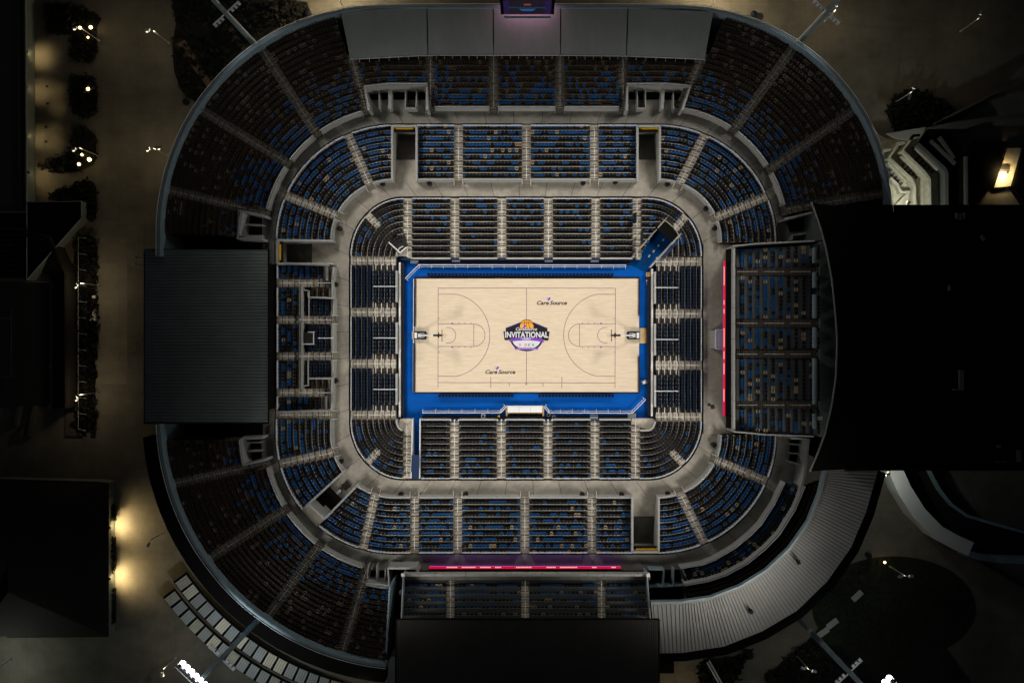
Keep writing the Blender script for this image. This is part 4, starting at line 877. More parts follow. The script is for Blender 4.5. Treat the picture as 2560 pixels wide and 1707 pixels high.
b = MB(); b.box((cx, yb - 0.35, 21.15), w_, 0.3, 0.12); b.build('ledge', 'steel', T)

# ================================================================ CLUB STANDS, ROOFS, RIBBONS
def ribbed(label, u0, u1, v0, v1, zt, zb, axis, pitch, m, cat='roof', cut=0):
    T = thing('metal_roof', label, 'roof'); x0, y1, _ = W(u0, v0, zt); x1, y0, _ = W(u1, v1, zt); b = MB()
    L = (y1 - y0) if axis == 'y' else (x1 - x0); n = int(L / pitch); prof = []
    for i in range(n):
        a = L * i / n; p = L / n; prof += [(a, 0), (a + p * .60, 0), (a + p * .66, .09), (a + p * .94, .09)]
    prof.append((L, 0)); vs = []
    for s, h in prof:
        vs += [(x0, y0 + s, zt + h), (x1, y0 + s, zt + h)] if axis == 'y' else [(x0 + s, y1, zt + h), (x0 + s, y0, zt + h)]
    b.add(vs, [(2 * i, 2 * i + 1, 2 * i + 3, 2 * i + 2) for i in range(len(prof) - 1)]); b.build('roof_sheet', m, T)
    b = MB(); b.prism([(x0, y0), (x1, y0), (x1, y1), (x0, y1)], zt - 0.5, zt - 0.02); b.build('fascia', 'roofk', T)
    b = MB(); dx = 1.5; b.prism([(x0 + dx, y0 + dx), (x1 - dx, y0 + dx), (x1 - dx, y1 - dx), (x0 + dx, y1 - dx)], zb, zt - 0.52); b.build('building_wall', 'roofk', T)
    g = MB(); g.tube((x0, y0, zt + .05), (x1, y0, zt + .05), .08); g.tube((x0, y1, zt + .05), (x1, y1, zt + .05), .08); g.tube((x0, y0, zt + .05), (x0, y1, zt + .05), .08); g.tube((x1, y0, zt + .05), (x1, y1, zt + .05), .08); g.build('edge_trim', 'roofk', T)
ribbed('wide dark green ribbed roof at the left side of the bowl', 361, 671, 624, 1058, 18.5, 0, 'y', 0.46, 'roofd')
ribbed('large black ribbed roof at the bottom of the picture', 989, 1648, 1547, 1760, 23.0, 0, 'x', 0.30, 'roofb')
for pts, w in (([(400, 586), (655, 598), (655, 624), (400, 624)], 'above'), ([(400, 1058), (655, 1058), (655, 1092), (400, 1100)], 'below')):
    b = MB(); pprism(b, pts, 9.0, 0); tag(b.build('side_annex', 'roofk'), f'black recess {w} the left metal roof', 'recess')
for pts, w in (([(600, 588), (655, 588), (655, 598), (600, 596)], 'above'), ([(608, 1091), (650, 1091), (650, 1098), (608, 1099)], 'below')):
    b = MB(); pprism(b, pts, 10.5, 9); tag(b.build('ledge_beam', 'wall'), f'pale beam beside the vomitory {w} the left metal roof', 'beam')

# bottom club stand
zc0, zc1 = 13.0, 18.2; cx_ = [1010, 1126, 1313, 1504, 1624]
for i in range(4):
    x0, x1 = cx_[i] + (2 if i == 0 else 10), cx_[i + 1] - (2 if i == 3 else 10)
    block('club_block', f'club stand block of blue seats above the bottom roof, {ORD[i]} of four from the left', [(x1, 1449), (x0, 1449)], [(x1 + (2 if i == 3 else 0), 1556), (x0 - (4 if i == 0 else 0), 1556)], zc0, zc1, 6, 'club', treadmat='tread_club', spacing=0.57)
for i, x in enumerate(cx_[1:4]):
    aisle(f'striped grey stairs in the bottom club stand, {ORD[i]} of three from the left', (x + 10, 1449), (x - 10, 1449), (x + 10, 1556), (x - 10, 1556), zc0, zc1, 8, rails=2, mats=('stair', 'shade_joint'))
T = thing('club_parapet', 'pale panelled front parapet of the bottom club stand', 'parapet')
for i in range(16):
    b = MB(); x0 = 1010 + 38.4 * i; pprism(b, [(x0 + .4, 1434), (x0 + 38, 1434), (x0 + 38, 1440), (x0 + .4, 1440)], 14.0, 12.6); b.build('parapet_panel', 'wall', T)
b = MB(); pprism(b, [(1008, 1440), (1626, 1440), (1626, 1449), (1008, 1449)], 13.0, 11.5); b.build('front_walk', 'conc', T)
b = MB(); wallrun(b, [(1008, 1434), (1003, 1546)], 2.5, [14.2, 18.5], 10); b.build('glass_rail', 'steel', T); b = MB(); wallrun(b, [(1618, 1434), (1626, 1546)], 2.5, [14.2, 18.5], 10); b.build('glass_rail', 'steel', T)
b = MB(); pprism(b, [(1009, 1436), (1620, 1436), (1630, 1560), (1000, 1560)], 11.4, 8.5); b.build('under_wall', 'roofk', T)
for i, (u, v) in enumerate(((1008, 1436), (1003, 1479), (1620, 1436))):
    b = MB(); c = W(u, v, 14.2); b.box(c, 0.5, 0.5, 0.35); b.tube((c[0], c[1], 12), c, 0.08); tag(b.build('camera_box', 'white'), 'small white box on the bottom club stand rail, ' + ('at its left corner', 'partway down its left side', 'at its right corner')[i], 'camera')
# right club stand
ry = [612, 684, 808, 884, 1015, 1086]; zr0, zr1 = 12.5, 19.6
rys = [(617, 668), (690, 798), (818, 874), (896, 1003), (1024, 1078)]
rys = [(620, 668), (690, 797), (819, 873), (897, 1002), (1023, 1077)]
for i, (y0, y1) in enumerate(rys):
    block('club_block', f'dim club block of blue and tan seats, {ORD[i]} of five down the right stand', [(1841, y0 + (4 if i == 0 else 0)), (1841, y1)], [(2050, y0 - (8 if i == 0 else 0)), (2050, y1 + (8 if i == 4 else 0))], zr0, zr1, 11, 'club', treadmat='tread_club', spacing=0.57)
for i, y in enumerate((679, 808, 885, 1012.5)):
    aisle(f'dim striped stairs in the right club stand, {ORD[i]} of four from the top', (1841, y - 10), (1841, y + 10), (2040, y - 10), (2040, y + 10), zr0, zr1, 18, rails=3, steel='steel', mats=('tread', 'shade_joint'))
T = thing('club_parapet', 'pale front parapet and end walls of the right club stand', 'parapet')
for i in range(12):
    b = MB(); y0 = 615 + 38.7 * i; pprism(b, [(1833, y0 + .4), (1838, y0 + .4), (1838, y0 + 38.3), (1833, y0 + 38.3)], 13.4, 12.0); b.build('parapet_panel', 'wall', T)
b = MB(); wallrun(b, [(1833, 615), (1890, 609), (2036, 602)], 3, [13.6, 15, 19], 8.5); b.build('end_wall', 'wall', T); b = MB(); wallrun(b, [(1833, 1079), (1910, 1086), (2035, 1091)], 3, [13.6, 15, 19], 8.5); b.build('end_wall', 'wall', T)
b = MB(); pprism(b, [(1836, 616), (2060, 604), (2060, 1090), (1836, 1080)], 11.0, 3); b.build('under_wall', 'roofk', T)
b = MB(); pprism(b, [(2050, 604), (2110, 604), (2110, 1092), (2050, 1092)], 19.8, 5); b.build('rear_landing', 'roofd', T)
b = MB()
for y0, y1 in ((618, 656), (680, 719), (736, 795), (818, 870), (896, 1011), (1035, 1072)): pprism(b, [(2036, y0), (2041, y0), (2041, y1), (2036, y1)], 20.8, 19.6)
b.build('rear_parapet', 'rim', T)
b = MB(); c = W(2047, 1045, 20); b.box(c, 0.7, 0.5, 0.6); tag(b.build('camera_box', 'white'), 'small white box behind the right club stand', 'camera')
# LED ribbons
def ribbon(label, vert):
    T = thing('led_ribbon', label, 'led ribbon')
    if vert: p, q = W(1814, 653, 11.2), W(1813, 1040, 11.2)
    else: p, q = W(1553, 1421, 11.2), W(1072, 1421, 11.2)
    p, q = np.array(p), np.array(q); d = (q - p) / np.linalg.norm(q - p); L = np.linalg.norm(q - p); nn = np.array((-1, 0, 0.0)) if vert else np.array((0, 1.0, 0))
    def face(s0, s1, z0, z1, off0, off1, m, nm, bb=None):
        b = bb or MB(); P = []
        for s, z, o in ((s0, z1, off1), (s1, z1, off1), (s1, z0, off0), (s0, z0, off0)):
            x = p + d * s + nn * o; P.append((x[0], x[1], z))
        b.add(P, [(0, 1, 2, 3), (3, 2, 1, 0)])
        return b if bb is not None else b.build(nm, m, T)
    face(0, L, 10.65, 11.2, 0.24, 0.0, 'led', 'red_strip')
    face(0, L, 9.2, 10.62, 0.0, 0.0, 'glow_purple', 'added_purple_band')  # added glowing band below the red strip, casts purple on the concourse
    bb = MB(); s = 0.8
    while s < L - 3:
        nl = random.randint(3, 12)
        for k in range(nl): face(s + 0.24 * k, s + 0.24 * k + 0.16, 10.80, 11.02, 0.20, 0.10, 'ledt', '', bb)
        s += 0.24 * nl + random.choice((0.6, 0.8, 2.2))
    bb.build('led_lettering', 'ledt', T)
    b = MB(); a0 = p - nn * 0.05; c = q - nn * 0.05; e = -nn * 0.9
    b.prism([(a0[0], a0[1]), (c[0], c[1]), (c[0] + e[0], c[1] + e[1]), (a0[0] + e[0], a0[1] + e[1])], 8.6, 11.15); b.build('housing', 'black', T)
ribbon('glowing red ribbon display along the right concourse', True); ribbon('glowing red ribbon display along the bottom concourse', False)
T = thing('mesh_booth', 'small grey mesh booth against the right red ribbon', 'booth'); b = MB(); pprism(b, [(1790, 826), (1812, 826), (1812, 871), (1790, 871)], 9.6, 4); b.build('booth_roof', 'arm', T)
r = MB()
for p0, q0 in (((1789, 825), (1812, 825)), ((1789, 872), (1812, 872)), ((1789, 825), (1789, 872))): r.tube(W(*p0, 9.7), W(*q0, 9.7), 0.1)
r.build('booth_frame', 'steel', T)
b = MB(); c = W(1780, 1016, 8.4); b.box(c, 0.5, 0.6, 0.9, .3); b.box((c[0] - .5, c[1] + .3, 8.4), .4, .4, .5, .3); tag(b.build('concourse_cart', 'darkb'), 'small dark cart on the concourse below the mesh booth', 'cart')

# upper concourse floor fills right side where no middle tier stands
b = MB(); pprism(b, [(1759, 609), (1836, 613), (1836, 1083), (1759, 1085)], 4.3, 3.9); struct('right_concourse_floor', b, 'conc_low')
b = MB(); pprism(b, [(985, 1386), (1660, 1386), (1660, 1440), (985, 1440)], 8.41, 8.0); struct('bottom_concourse_floor', b, 'conc')

# lower right curved roof with suites
RI = [(1627, 1505), (1704, 1504), (1777, 1493), (1851, 1465), (1916, 1425), (1974, 1370), (2020, 1305), (2048, 1235), (2062, 1175)]
RO = [(1640, 1632), (1707, 1631), (1811, 1615), (1906, 1577), (1992, 1526), (2068, 1453), (2128, 1367), (2165, 1280), (2195, 1175)]
T = thing('curved_roof', 'pale standing seam roof curving round the lower right of the bowl', 'roof')
for i in range(8):
    b = MB(); a, c, e, f = RI[i], RI[i + 1], RO[i + 1], RO[i]; b.add([W(*a, 17.5), W(*c, 17.5), W(*e, 19.0), W(*f, 19.0)], [(0, 1, 2, 3)]); pnl = b.build('roof_panel', 'roofg', T)
    n = max(6, int(np.hypot(e[0] - f[0], e[1] - f[1]) / 9.2)); s = MB()
    for k in range(n):
        g = (k + 0.5) / n; p = np.array(W(a[0] + (c[0] - a[0]) * g, a[1] + (c[1] - a[1]) * g, 17.54)); q = np.array(W(f[0] + (e[0] - f[0]) * g, f[1] + (e[1] - f[1]) * g, 19.04)); p = p + (q - p) * 0.05
        s.tube(p, q, 0.045, 4)
    o = s.build('roof_seam', 'seam', pnl)
b = MB(); wallrun(b, RI, 3, 17.9, 16.8); b.build('inner_gutter', 'rim', T)
b = MB(); wallrun(b, [(1317 + (u - 1317) * 1.012, 846 + (v - 846) * 1.014) for u, v in RO], 20, 18.3, 14); b.build('outer_fascia', 'roofk', T)
for i, (u, v) in enumerate(((1995, 1404), (1877, 1527))):
    b = MB(); c = W(u, v, 18.4); b.box(c, 0.5, 0.5, 0.5, .4); b.tube(c, (c[0] - .3, c[1] + .5, 18.9), .12); tag(b.build('roof_vent', 'black'), f'small black vent on the curved roof, {("upper", "lower")[i]} of two', 'vent')
SI = [(1701, 1420), (1755, 1411), (1788, 1398), (1837, 1369), (1875, 1338), (1902, 1311), (1937, 1257), (1962, 1205)]
SO = [(1712, 1462), (1770, 1452), (1815, 1437), (1868, 1408), (1915, 1370), (1950, 1333), (1988, 1272), (2012, 1215)]
OO = [(1720, 1500), (1777, 1491), (1835, 1470), (1900, 1434), (1950, 1390), (1990, 1345), (2030, 1285), (2056, 1205)]
t = block('suite_block', 'dim rows of blue seats curving under the pale roof, front tier', SI[::-1], SO[::-1], 10.0, 12.0, 4, 'club', wall=(ZC2, 3), treadmat='tread_club')
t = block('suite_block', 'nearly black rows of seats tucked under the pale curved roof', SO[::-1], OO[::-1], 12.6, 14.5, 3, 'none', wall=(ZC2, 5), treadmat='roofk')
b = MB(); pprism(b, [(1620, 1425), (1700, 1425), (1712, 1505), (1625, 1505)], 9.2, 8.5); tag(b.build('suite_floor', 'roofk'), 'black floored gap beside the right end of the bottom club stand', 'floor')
r = MB()
for p0, q0 in (((1622, 1423), (1660, 1424)), ((1660, 1424), (1658, 1466)), ((1684, 1420), (1684, 1464)), ((1706, 1420), (1722, 1462)), ((1622, 1468), (1722, 1462))): wallrun(r, [p0, q0], 3, 11.2, 9.2)
tag(r.build('suite_wall', 'rim'), 'dim grey partition walls at the left end of the curved suites', 'wall')
T = thing('right_vomitory', 'dark opening with pale side walls below the right club stand', 'entrance')
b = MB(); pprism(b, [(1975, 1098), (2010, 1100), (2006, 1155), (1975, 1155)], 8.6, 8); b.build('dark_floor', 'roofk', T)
b = MB(); wallrun(b, [(1978, 1095), (2022, 1098), (2012, 1190), (2000, 1240)], 6, 13, 8.4); wallrun(b, [(1975, 1110), (2010, 1112)], 2, 10, 8.4); wallrun(b, [(1975, 1133), (2008, 1135)], 2, 10, 8.4); wallrun(b, [(1976, 1155), (2006, 1162)], 3, 11, 8.4); b.build('side_wall', 'wall', T)
T = thing('right_vomitory', 'dark opening with pale side walls above the right club stand', 'entrance')
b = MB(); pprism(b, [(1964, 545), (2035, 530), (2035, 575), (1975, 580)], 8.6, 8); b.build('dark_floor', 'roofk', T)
b = MB(); wallrun(b, [(1962, 548), (2034, 530)], 5, 13, 8.4); wallrun(b, [(1980, 600), (1982, 588), (2030, 582)], 3, 10, 8.4); b.build('side_wall', 'wall', T)
b = MB(); pprism(b, [(2034, 527), (2060, 600), (2034, 603)], 14, 8); b.build('side_block', 'roofd', T)

# black tensile roof on the right
T = thing('black_roof', 'huge black roof with curved edge over the right side', 'roof')
edge = [(2028, 506), (2048, 560), (2065, 620), (2080, 700), (2089, 790), (2093, 850), (2090, 940), (2080, 1010), (2062, 1085), (2043, 1135), (2024, 1178)]
b = MB(); pprism(b, edge + [(2120, 1172), (2250, 1152), (2400, 1128), (2620, 1090), (2620, 600), (2400, 556), (2250, 540), (2120, 520)], 25.0, 24.4); b.build('roof_membrane', 'roofk', T)
r = MB()
P = [W(u, v, 25.0) for u, v in edge]
for p, q in zip(P, P[1:]): r.tube(p, q, 0.13)
r.build('edge_cable', 'arm', T)
b = MB(); pprism(b, [(2115, 512), (2620, 512), (2620, 1176), (2115, 1176)], 20.5, 0); b.build('lower_building', 'roofk', T)
b = MB(); pprism(b, [(2400, 925), (2410, 925), (2410, 976), (2385, 976), (2385, 972), (2400, 972)], 25.6, 25.0); b.build('roof_upstand', 'roofd', T)
for i, (u, v, a) in enumerate(((2390, 540, 0), (2398, 542, 0), (2408, 540, 0), (2455, 595, .6), (2372, 720, 0))):
    b = MB(); c = W(u, v, 25.0); b.box(c, .3, .8, .4, a); b.build('roof_fitting', 'roofd', T)
for i, (u, v, w, h) in enumerate(((2458, 1086, 12, 3), (2492, 1110, 14, 2), (2500, 1116, 6, 8), (2505, 1154, 26, 2), (2550, 1140, 8, 30))):
    b = MB(); pprism(b, [(u - w / 2, v - h / 2), (u + w / 2, v - h / 2), (u + w / 2, v + h / 2), (u - w / 2, v + h / 2)], 21.2, 20.5); b.build('roof_unit', 'roofd', T)

# ================================================================ OUTSIDE THE BOWL
def pole(bx, by, label, lit, dz=0.0, glow=1600):
    """floodlight mast: base offset in px from the nadir at ground level"""
    T = thing('floodlight_mast', label, 'floodlight mast', 'floodlight masts'); x, y, _ = W(U0 + bx, V0 + by, 0)
    b = MB(); b.tube((x, y, 0), (x, y, 39.7 + dz), 0.5, 14, 0, 0.28); b.build('mast', 'rim', T)
    th = math.atan2(y, x); tx, ty = -math.sin(th), math.cos(th); ix, iy = -math.cos(th), -math.sin(th)
    b = MB(); b.tube((x - tx * 2.3, y - ty * 2.3, 29.8), (x + tx * 2.3, y + ty * 2.3, 29.8), 0.12)
    for k in (-2.1, -1.5, -.9, .9, 1.5, 2.1): b.box((x + tx * k + ix * .25, y + ty * k + iy * .25, 29.5), .32, .4, .35, th)
    b.build('crossarm', 'white', T)
    b = MB(); b.tube((x - tx * 3.4, y - ty * 3.4, 39.4 + dz), (x + tx * 3.4, y + ty * 3.4, 39.4 + dz), 0.16); b.tube((x - tx * 3.4 - ix * .6, y - ty * 3.4 - iy * .6, 39.2 + dz), (x + tx * 3.4 - ix * .6, y + ty * 3.4 - iy * .6, 39.2 + dz), 0.08); b.build('lamp_beam', 'steel', T)
    for k in range(9):
        s = -3.0 + 6.0 * k / 8; c = np.array((x + tx * s + ix * .3, y + ty * s + iy * .3, 39.6 + dz)); d = np.array((ix * .85, iy * .85, -.5)); d /= np.linalg.norm(d)
        b = MB(); b.tube(c - d * .35, c + d * .2, 0.22, 10, 0, 0.34); h = b.build('lamp_housing', 'steel', T)
        b = MB(); b.ball(c + d * .26, 0.38, nu=10, nv=6); b.build('lamp_lens', 'lamp', h)
    if lit:
        ld = bpy.data.lights.new('bank_glow', 'SPOT'); ld.energy = glow; ld.spot_size = R(105); ld.spot_blend = 1; ld.color = (0.82, 0.94, 1.0); ld.shadow_soft_size = 1.0
        lo = bpy.data.objects.new('bank_glow', ld); COL.objects.link(lo); lo.location = (x - ix * 1.0, y - iy * 1.0, 27.5)
        for nm, E, ang, tz in (('flood', FLOOD_E, 62, 0.0), ('spill', SPILL_E, 110, 8.0)):
            ld = bpy.data.lights.new(nm, 'SPOT'); ld.energy = E; ld.spot_size = R(ang); ld.spot_blend = 1.0; ld.shadow_soft_size = 8.0; ld.color = (1.0, 0.97, 0.92)
            lo = bpy.data.objects.new(nm, ld); COL.objects.link(lo); p = np.array((x + ix * 1.6, y + iy * 1.6, 39.4 + dz)); lo.location = p
            from mathutils import Vector
            lo.rotation_euler = (Vector((0, 0, tz)) - Vector(p)).to_track_quat('-Z', 'Y').to_euler()
pole(-618, -661, 'tall floodlight mast leaning out of frame at the upper left', True, 5.0)
pole(614, -665, 'tall floodlight mast leaning out of frame at the upper right', True, 5.0)
pole(-628, 660, 'floodlight mast with bright lamps over the panel roofs at the lower left', True, 0.0, 9500)
pole(660, 688, 'floodlight mast with bright lamps at the lower right edge', True, 0.0, 2200)

def lamp(u, v, label, lit=1.0, h=7.0, arms=1, grp='street lamps', warm=True):
    T = thing('street_lamp', label, 'street lamp', grp); x, y, z = W(u, v, h); b = MB()
    b.tube((x, y, 0), (x, y, h), 0.09, 8, 0, 0.05); b.tube((x, y, 0), (x, y, 0.5), 0.16, 8); b.build('pole', 'steel', T)
    a = math.atan2(y, x) + 0.6
    for s in ((1, -1) if arms == 2 else (1,)):
        b = MB(); q = (x + math.cos(a) * 0.9 * s, y + math.sin(a) * 0.9 * s, h); b.tube((x, y, h - .1), q, .05); b.box((q[0], q[1], h - .05), 0.7, 0.4, 0.16, a); hd = b.build('lamp_head', 'steel', T)
        if lit > 0.75: b = MB(); b.box((q[0], q[1], h - .10), 0.5, 0.3, 0.04, a); b.box((q[0] + .3 * math.cos(a + 1.5), q[1] + .3 * math.sin(a + 1.5), h), 0.3, .14, .06, a); b.build('lamp_lens', 'warm2', hd)
    if lit:
        ld = bpy.data.lights.new('lamp_light', 'POINT'); ld.energy = LAMP_E * lit; ld.color = (1.0, 0.80, 0.50) if warm else (0.88, 0.95, 0.85); ld.shadow_soft_size = 0.4
        lo = bpy.data.objects.new('lamp_light', ld); COL.objects.link(lo); lo.location = (x, y, h - 0.6); lo.parent = None
lamp(383, 77, 'bright street lamp on the walkway left of the bowl, upper one', 1.2)
lamp(383, 371, 'bright street lamp on the walkway left of the bowl, lower one', 2.2, arms=2)
lamp(201, 70, 'street lamp standing in the upper planting bed at the left', 0.8)
lamp(198, 370, 'street lamp standing in the third planting bed at the left', 1.0)
lamp(201, 708, 'street lamp over the hedge beside the small court, upper one', 2.4)
lamp(199, 987, 'street lamp over the hedge beside the small court, lower one', 2.4)
lamp(378, 1348, 'unlit lamp head on the walkway beside the lower left building', 0.0)
lamp(2448, 46, 'street lamp in the dark upper right corner', 0.25)
lamp(2090, 25, 'small lamp beside the upper right floodlight mast', 1.4, h=6)
lamp(2280, 230, 'street lamp standing in the round planting bed', 0.7, arms=2)
lamp(2264, 1440, 'twin headed street lamp on the dark round lawn', 0.35, arms=2)
lamp(2022, 1673, 'twin headed street lamp among shrubs at the lower right', 0.6, arms=2)
lamp(408, 1672, 'small lamp beside the lower left floodlight mast', 0.8, h=6)
lamp(842, -12, 'lamp on the plaza strip above the bowl, left one', 30.0, h=7)
lamp(1795, -12, 'lamp on the plaza strip above the bowl, right one', 30.0, h=7)

lamp(1700, 1760, 'lamp on the paving below the curved roof', 2.5, h=7)
lamp(900, 1725, 'lamp on the paving left of the bottom roof', 1.0, h=7)
lamp(-40, 1690, 'cool lamp at the lower left corner of the paving', 6.0, h=8, warm=False)

bulb_done = []
def bulb(u, v, label, r=0.42, e=40):
    r *= 0.68; b = MB(); c = W(u, v, 1.0); b.ball(c, r); b.tube((c[0], c[1], 0), (c[0], c[1], 0.8), 0.05); b.m = [0] * 60 + [1] * (len(b.f) - 60)
    tag(b.build('globe_lamp', ['warm', 'black']), label, 'garden lamp', 'globe lamps in the planting beds')
bulb(200, 70, 'glowing globe lamp in the upper bed, left one', .36); bulb(227, 69, 'glowing globe lamp in the upper bed, right one', .42); bulb(220, 94, 'tiny globe lamp below the pair in the upper bed', .25); bulb(220, 223, 'single globe lamp in the second bed', .4)
bulb(205, 387, 'smallest of three globe lamps in the third bed', .32); bulb(223.5, 399, 'largest of three globe lamps in the third bed', .5); bulb(197.5, 411, 'lowest of three globe lamps in the third bed', .38)

def bed(pts, label, z=0.25, n=260, size=0.35, h=1.0, leaf='leaf'):
    T = thing('planting_bed', label, 'planting bed'); b = MB(); pprism(b, pts, z, -0.02); b.build('bed_soil', 'soil', T)
    P = np.array(PX(pts, z)); lo, hi = P.min(0), P.max(0); s = MB(); c = 0
    def inside(x, y):
        k = False; j = len(P) - 1
        for i in range(len(P)):
            if (P[i][1] > y) != (P[j][1] > y) and x < (P[j][0] - P[i][0]) * (y - P[i][1]) / (P[j][1] - P[i][1]) + P[i][0]: k = not k
            j = i
        return k
    for _ in range(n * 6):
        if c >= n: break
        x, y = rng.uniform(lo, hi)
        if not inside(x, y): continue
        c += 1; hh = h * rng.uniform(.3, 1)
        for _k in range(5):
            q = np.array((x, y, z + hh * rng.uniform(.2, 1))) + rng.normal(0, size * .7, 3) * (1, 1, .4); d = rng.normal(0, 1, (2, 3)) * size * .5
            s.add([q - d[0], q + d[1], q + d[0], q - d[1]], [(0, 1, 2, 3)])
    o = s.build('shrubs', leaf, T); o['kind'] = 'stuff'
bed([(115, 14), (170, 10), (225, 30), (252, 45), (240, 70), (241, 130), (228, 155), (195, 155), (176, 140), (180, 88), (118, 80)], 'dark planting bed with two globe lamps at the upper left')
bed([(182, 190), (230, 192), (241, 215), (241, 275), (225, 293), (200, 293), (180, 275)], 'dark rounded planting bed with one globe lamp')
bed([(185, 325), (215, 320), (238, 340), (240, 395), (230, 412), (200, 425), (140, 432), (100, 415), (150, 392), (178, 385)], 'dark planting bed with three globe lamps')
bed([(118, 494), (215, 452), (232, 455), (239, 470), (239, 548), (205, 548), (205, 495)], 'dark wedge shaped planting bed')
bed([(2217, 280), (2235, 245), (2270, 224), (2320, 232), (2355, 262), (2385, 275), (2330, 318), (2280, 330), (2240, 332)], 'dark round planting bed at the upper right', n=320)
bed([(430, 0), (720, 0), (768, 8), (775, 40), (690, 70), (600, 130), (520, 215), (488, 255), (455, 230), (435, 180), (430, 110), (440, 60)], 'large dark planted area behind the upper left rim', n=420)
bed([(1920, 1690), (1960, 1650), (2010, 1610), (2030, 1600), (2120, 1640), (2200, 1720), (1930, 1720)], 'ragged dark shrubs around the lower right mast', n=320, size=.5)
bed([(1752, 1655), (1820, 1650), (1885, 1620), (1845, 1680), (1820, 1720), (1752, 1720)], 'ragged shrubs below the curved roof', n=160, size=.5)
bulb(2212, 1405, 'small glowing globe lamp at the edge of the round lawn', .3)
b = MB(); pprism(b, [(2235 + 205 * math.cos(R(a)), 1520 + 130 * math.sin(R(a))) for a in range(0, 360, 6)], 0.02, -0.04); pprism(b, [(2018, 1600), (2205, 1400), (2440, 1720), (2000, 1720)], 0.015, -0.05); struct('lawn', b, 'lawn')
def tuft_stuff(cx, cy, rx, ry, n):
    s = MB()
    for _ in range(n):
        a, r = rng.uniform(0, 6.28), math.sqrt(rng.uniform()); x, y, _z = W(cx + rx * r * math.cos(a), cy + ry * r * math.sin(a), 0); d = rng.normal(0, .12, 2)
        s.add([(x - d[0], y - d[1], .02), (x + d[0], y + d[1], .02), (x, y, .2)], [(0, 1, 2)])
    o = s.build('grass', 'lawn'); o['kind'] = 'stuff'
tuft_stuff(2235, 1520, 200, 125, 3000)
b = MB()
for pts in ([(438, 112), (462, 100), (540, 225), (528, 232)],): pprism(b, pts, 0.3, 0)
tag(b.build('brown_path_wall', 'timber'), 'long brown timber bench strip in the dark upper left planting', 'bench')
for i, pts in enumerate(([(668, 0), (682, 0), (728, 85), (714, 90)], [(560, 60), (572, 56), (622, 130), (610, 136)])):
    b = MB(); pprism(b, pts, 0.3, 0); tag(b.build('stone_edging', 'tread'), f'dim stone edging strip behind the upper left rim, {("right", "left")[i]} one', 'edging')

def building(pts, zt, m, label, trim=None):
    T = thing('building', label, 'building'); b = MB(); pprism(b, pts, zt, 0); b.build('wall', 'roofd', T)
    P = PX(pts, zt); b = MB(); b.prism([(x * 1.0, y) for x, y in P], zt + 0.02, zt + 0.35); b.build('roof', m, T)
    if trim: b = MB(); wallrun(b, pts + [pts[0]], trim, zt + .6, zt + .3); b.build('roof_edge', 'rim', T)
    return T
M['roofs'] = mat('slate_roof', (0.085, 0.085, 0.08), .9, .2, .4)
Tb = building([(-60, -40), (63, -40), (65, 240), (66, 500), (64, 530), (-60, 530)], 3.0, 'roofs', 'grey roofed building along the left edge', 2)
b = MB(); pprism(b, [(52, -40), (55, -40), (57, 528), (54, 528)], 3.8, 3.6); b.build('roof_seam', 'roofk', Tb)
Tb = building([(-60, 1195), (245, 1203), (272, 1206), (272, 1590), (20, 1592), (20, 1560), (-60, 1560)], 2.4, 'darkb', 'black hip roofed building at the lower left')
b = MB(); v = [W(20, 1310, 5), W(272, 1206, 2.76), W(272, 1590, 2.76), W(20, 1480, 5), W(-60, 1206, 2.76), W(-60, 1590, 2.76)]; b.add(v, [(0, 3, 2, 1), (0, 1, 4), (3, 5, 2)]); b.build('hip_roof', 'darkb', Tb)
def wall_lamp(u, v, h, label, e, aim=(1, 0), cone=150):
    T = thing('wall_lamp', label, 'wall lamp', 'warm wall lamps'); x, y, z = W(u, v, h); b = MB(); b.box((x, y, h), .3, .3, .25); b.build('lamp_housing', 'black', T); b = MB(); b.box((x, y, h - .06), .22, .22, .04); b.build('lamp_lens', 'warm2', T)
    ld = bpy.data.lights.new('wall_light', 'SPOT'); ld.energy = e; ld.color = (1.0, 0.74, 0.36); ld.spot_size = R(cone); ld.spot_blend = 1; ld.shadow_soft_size = .4; lo = bpy.data.objects.new('wall_light', ld); COL.objects.link(lo); lo.location = (x + aim[0] * .2, y, h - .15)
    from mathutils import Vector
    lo.rotation_euler = Vector((aim[0] * .7, aim[1] * .7, -1)).to_track_quat('-Z', 'Y').to_euler()
for i, (v, e) in enumerate(((130, 700), (218, 420), (338, 480))): wall_lamp(68, v, 3.0, f'warm lamp on the wall of the left building, {ORD[i]} from the top', e * 0.7, (.3, 0), 95)
for i, (u, v) in enumerate(((118, 217), (120, 260), (116, 318), (116, 355))):
    wall_lamp(u, v, 3.4, f'warm hanging lamp over the left courtyard, {ORD[i]} from the top', 90, (0, 0), 62)
for i, (v, e) in enumerate(((1318, 2600), (1446, 2600))): wall_lamp(275, v, 2.3, f'warm lamp washing the paving beside the lower left building, {("upper", "lower")[i]} one', e)
for i, (y0, y1) in enumerate(((1264, 1298), (1343, 1425), (1471, 1558))): bed([(274, y0), (286, y0), (286, y1), (274, y1)], f'dark planter box against the lower left building, {ORD[i]} from the top', z=.7, n=60, size=.3, h=.9)
wall_lamp(2518, 432, 3.0, 'bright lamp over the small stairs at the right', 1500, (0, 0)); wall_lamp(72, 432, 3.0, 'golden lamp in the fence corner of the left building', 260)
T = thing('slat_fence', 'golden lit slatted fence at the corner of the left building', 'fence')
for k in range(22):
    b = MB(); c = W(70, 402 + 2.1 * k, 0.0); b.box(c, 0.5, 0.06, 1.6); b.build('slat', 'ply', T)

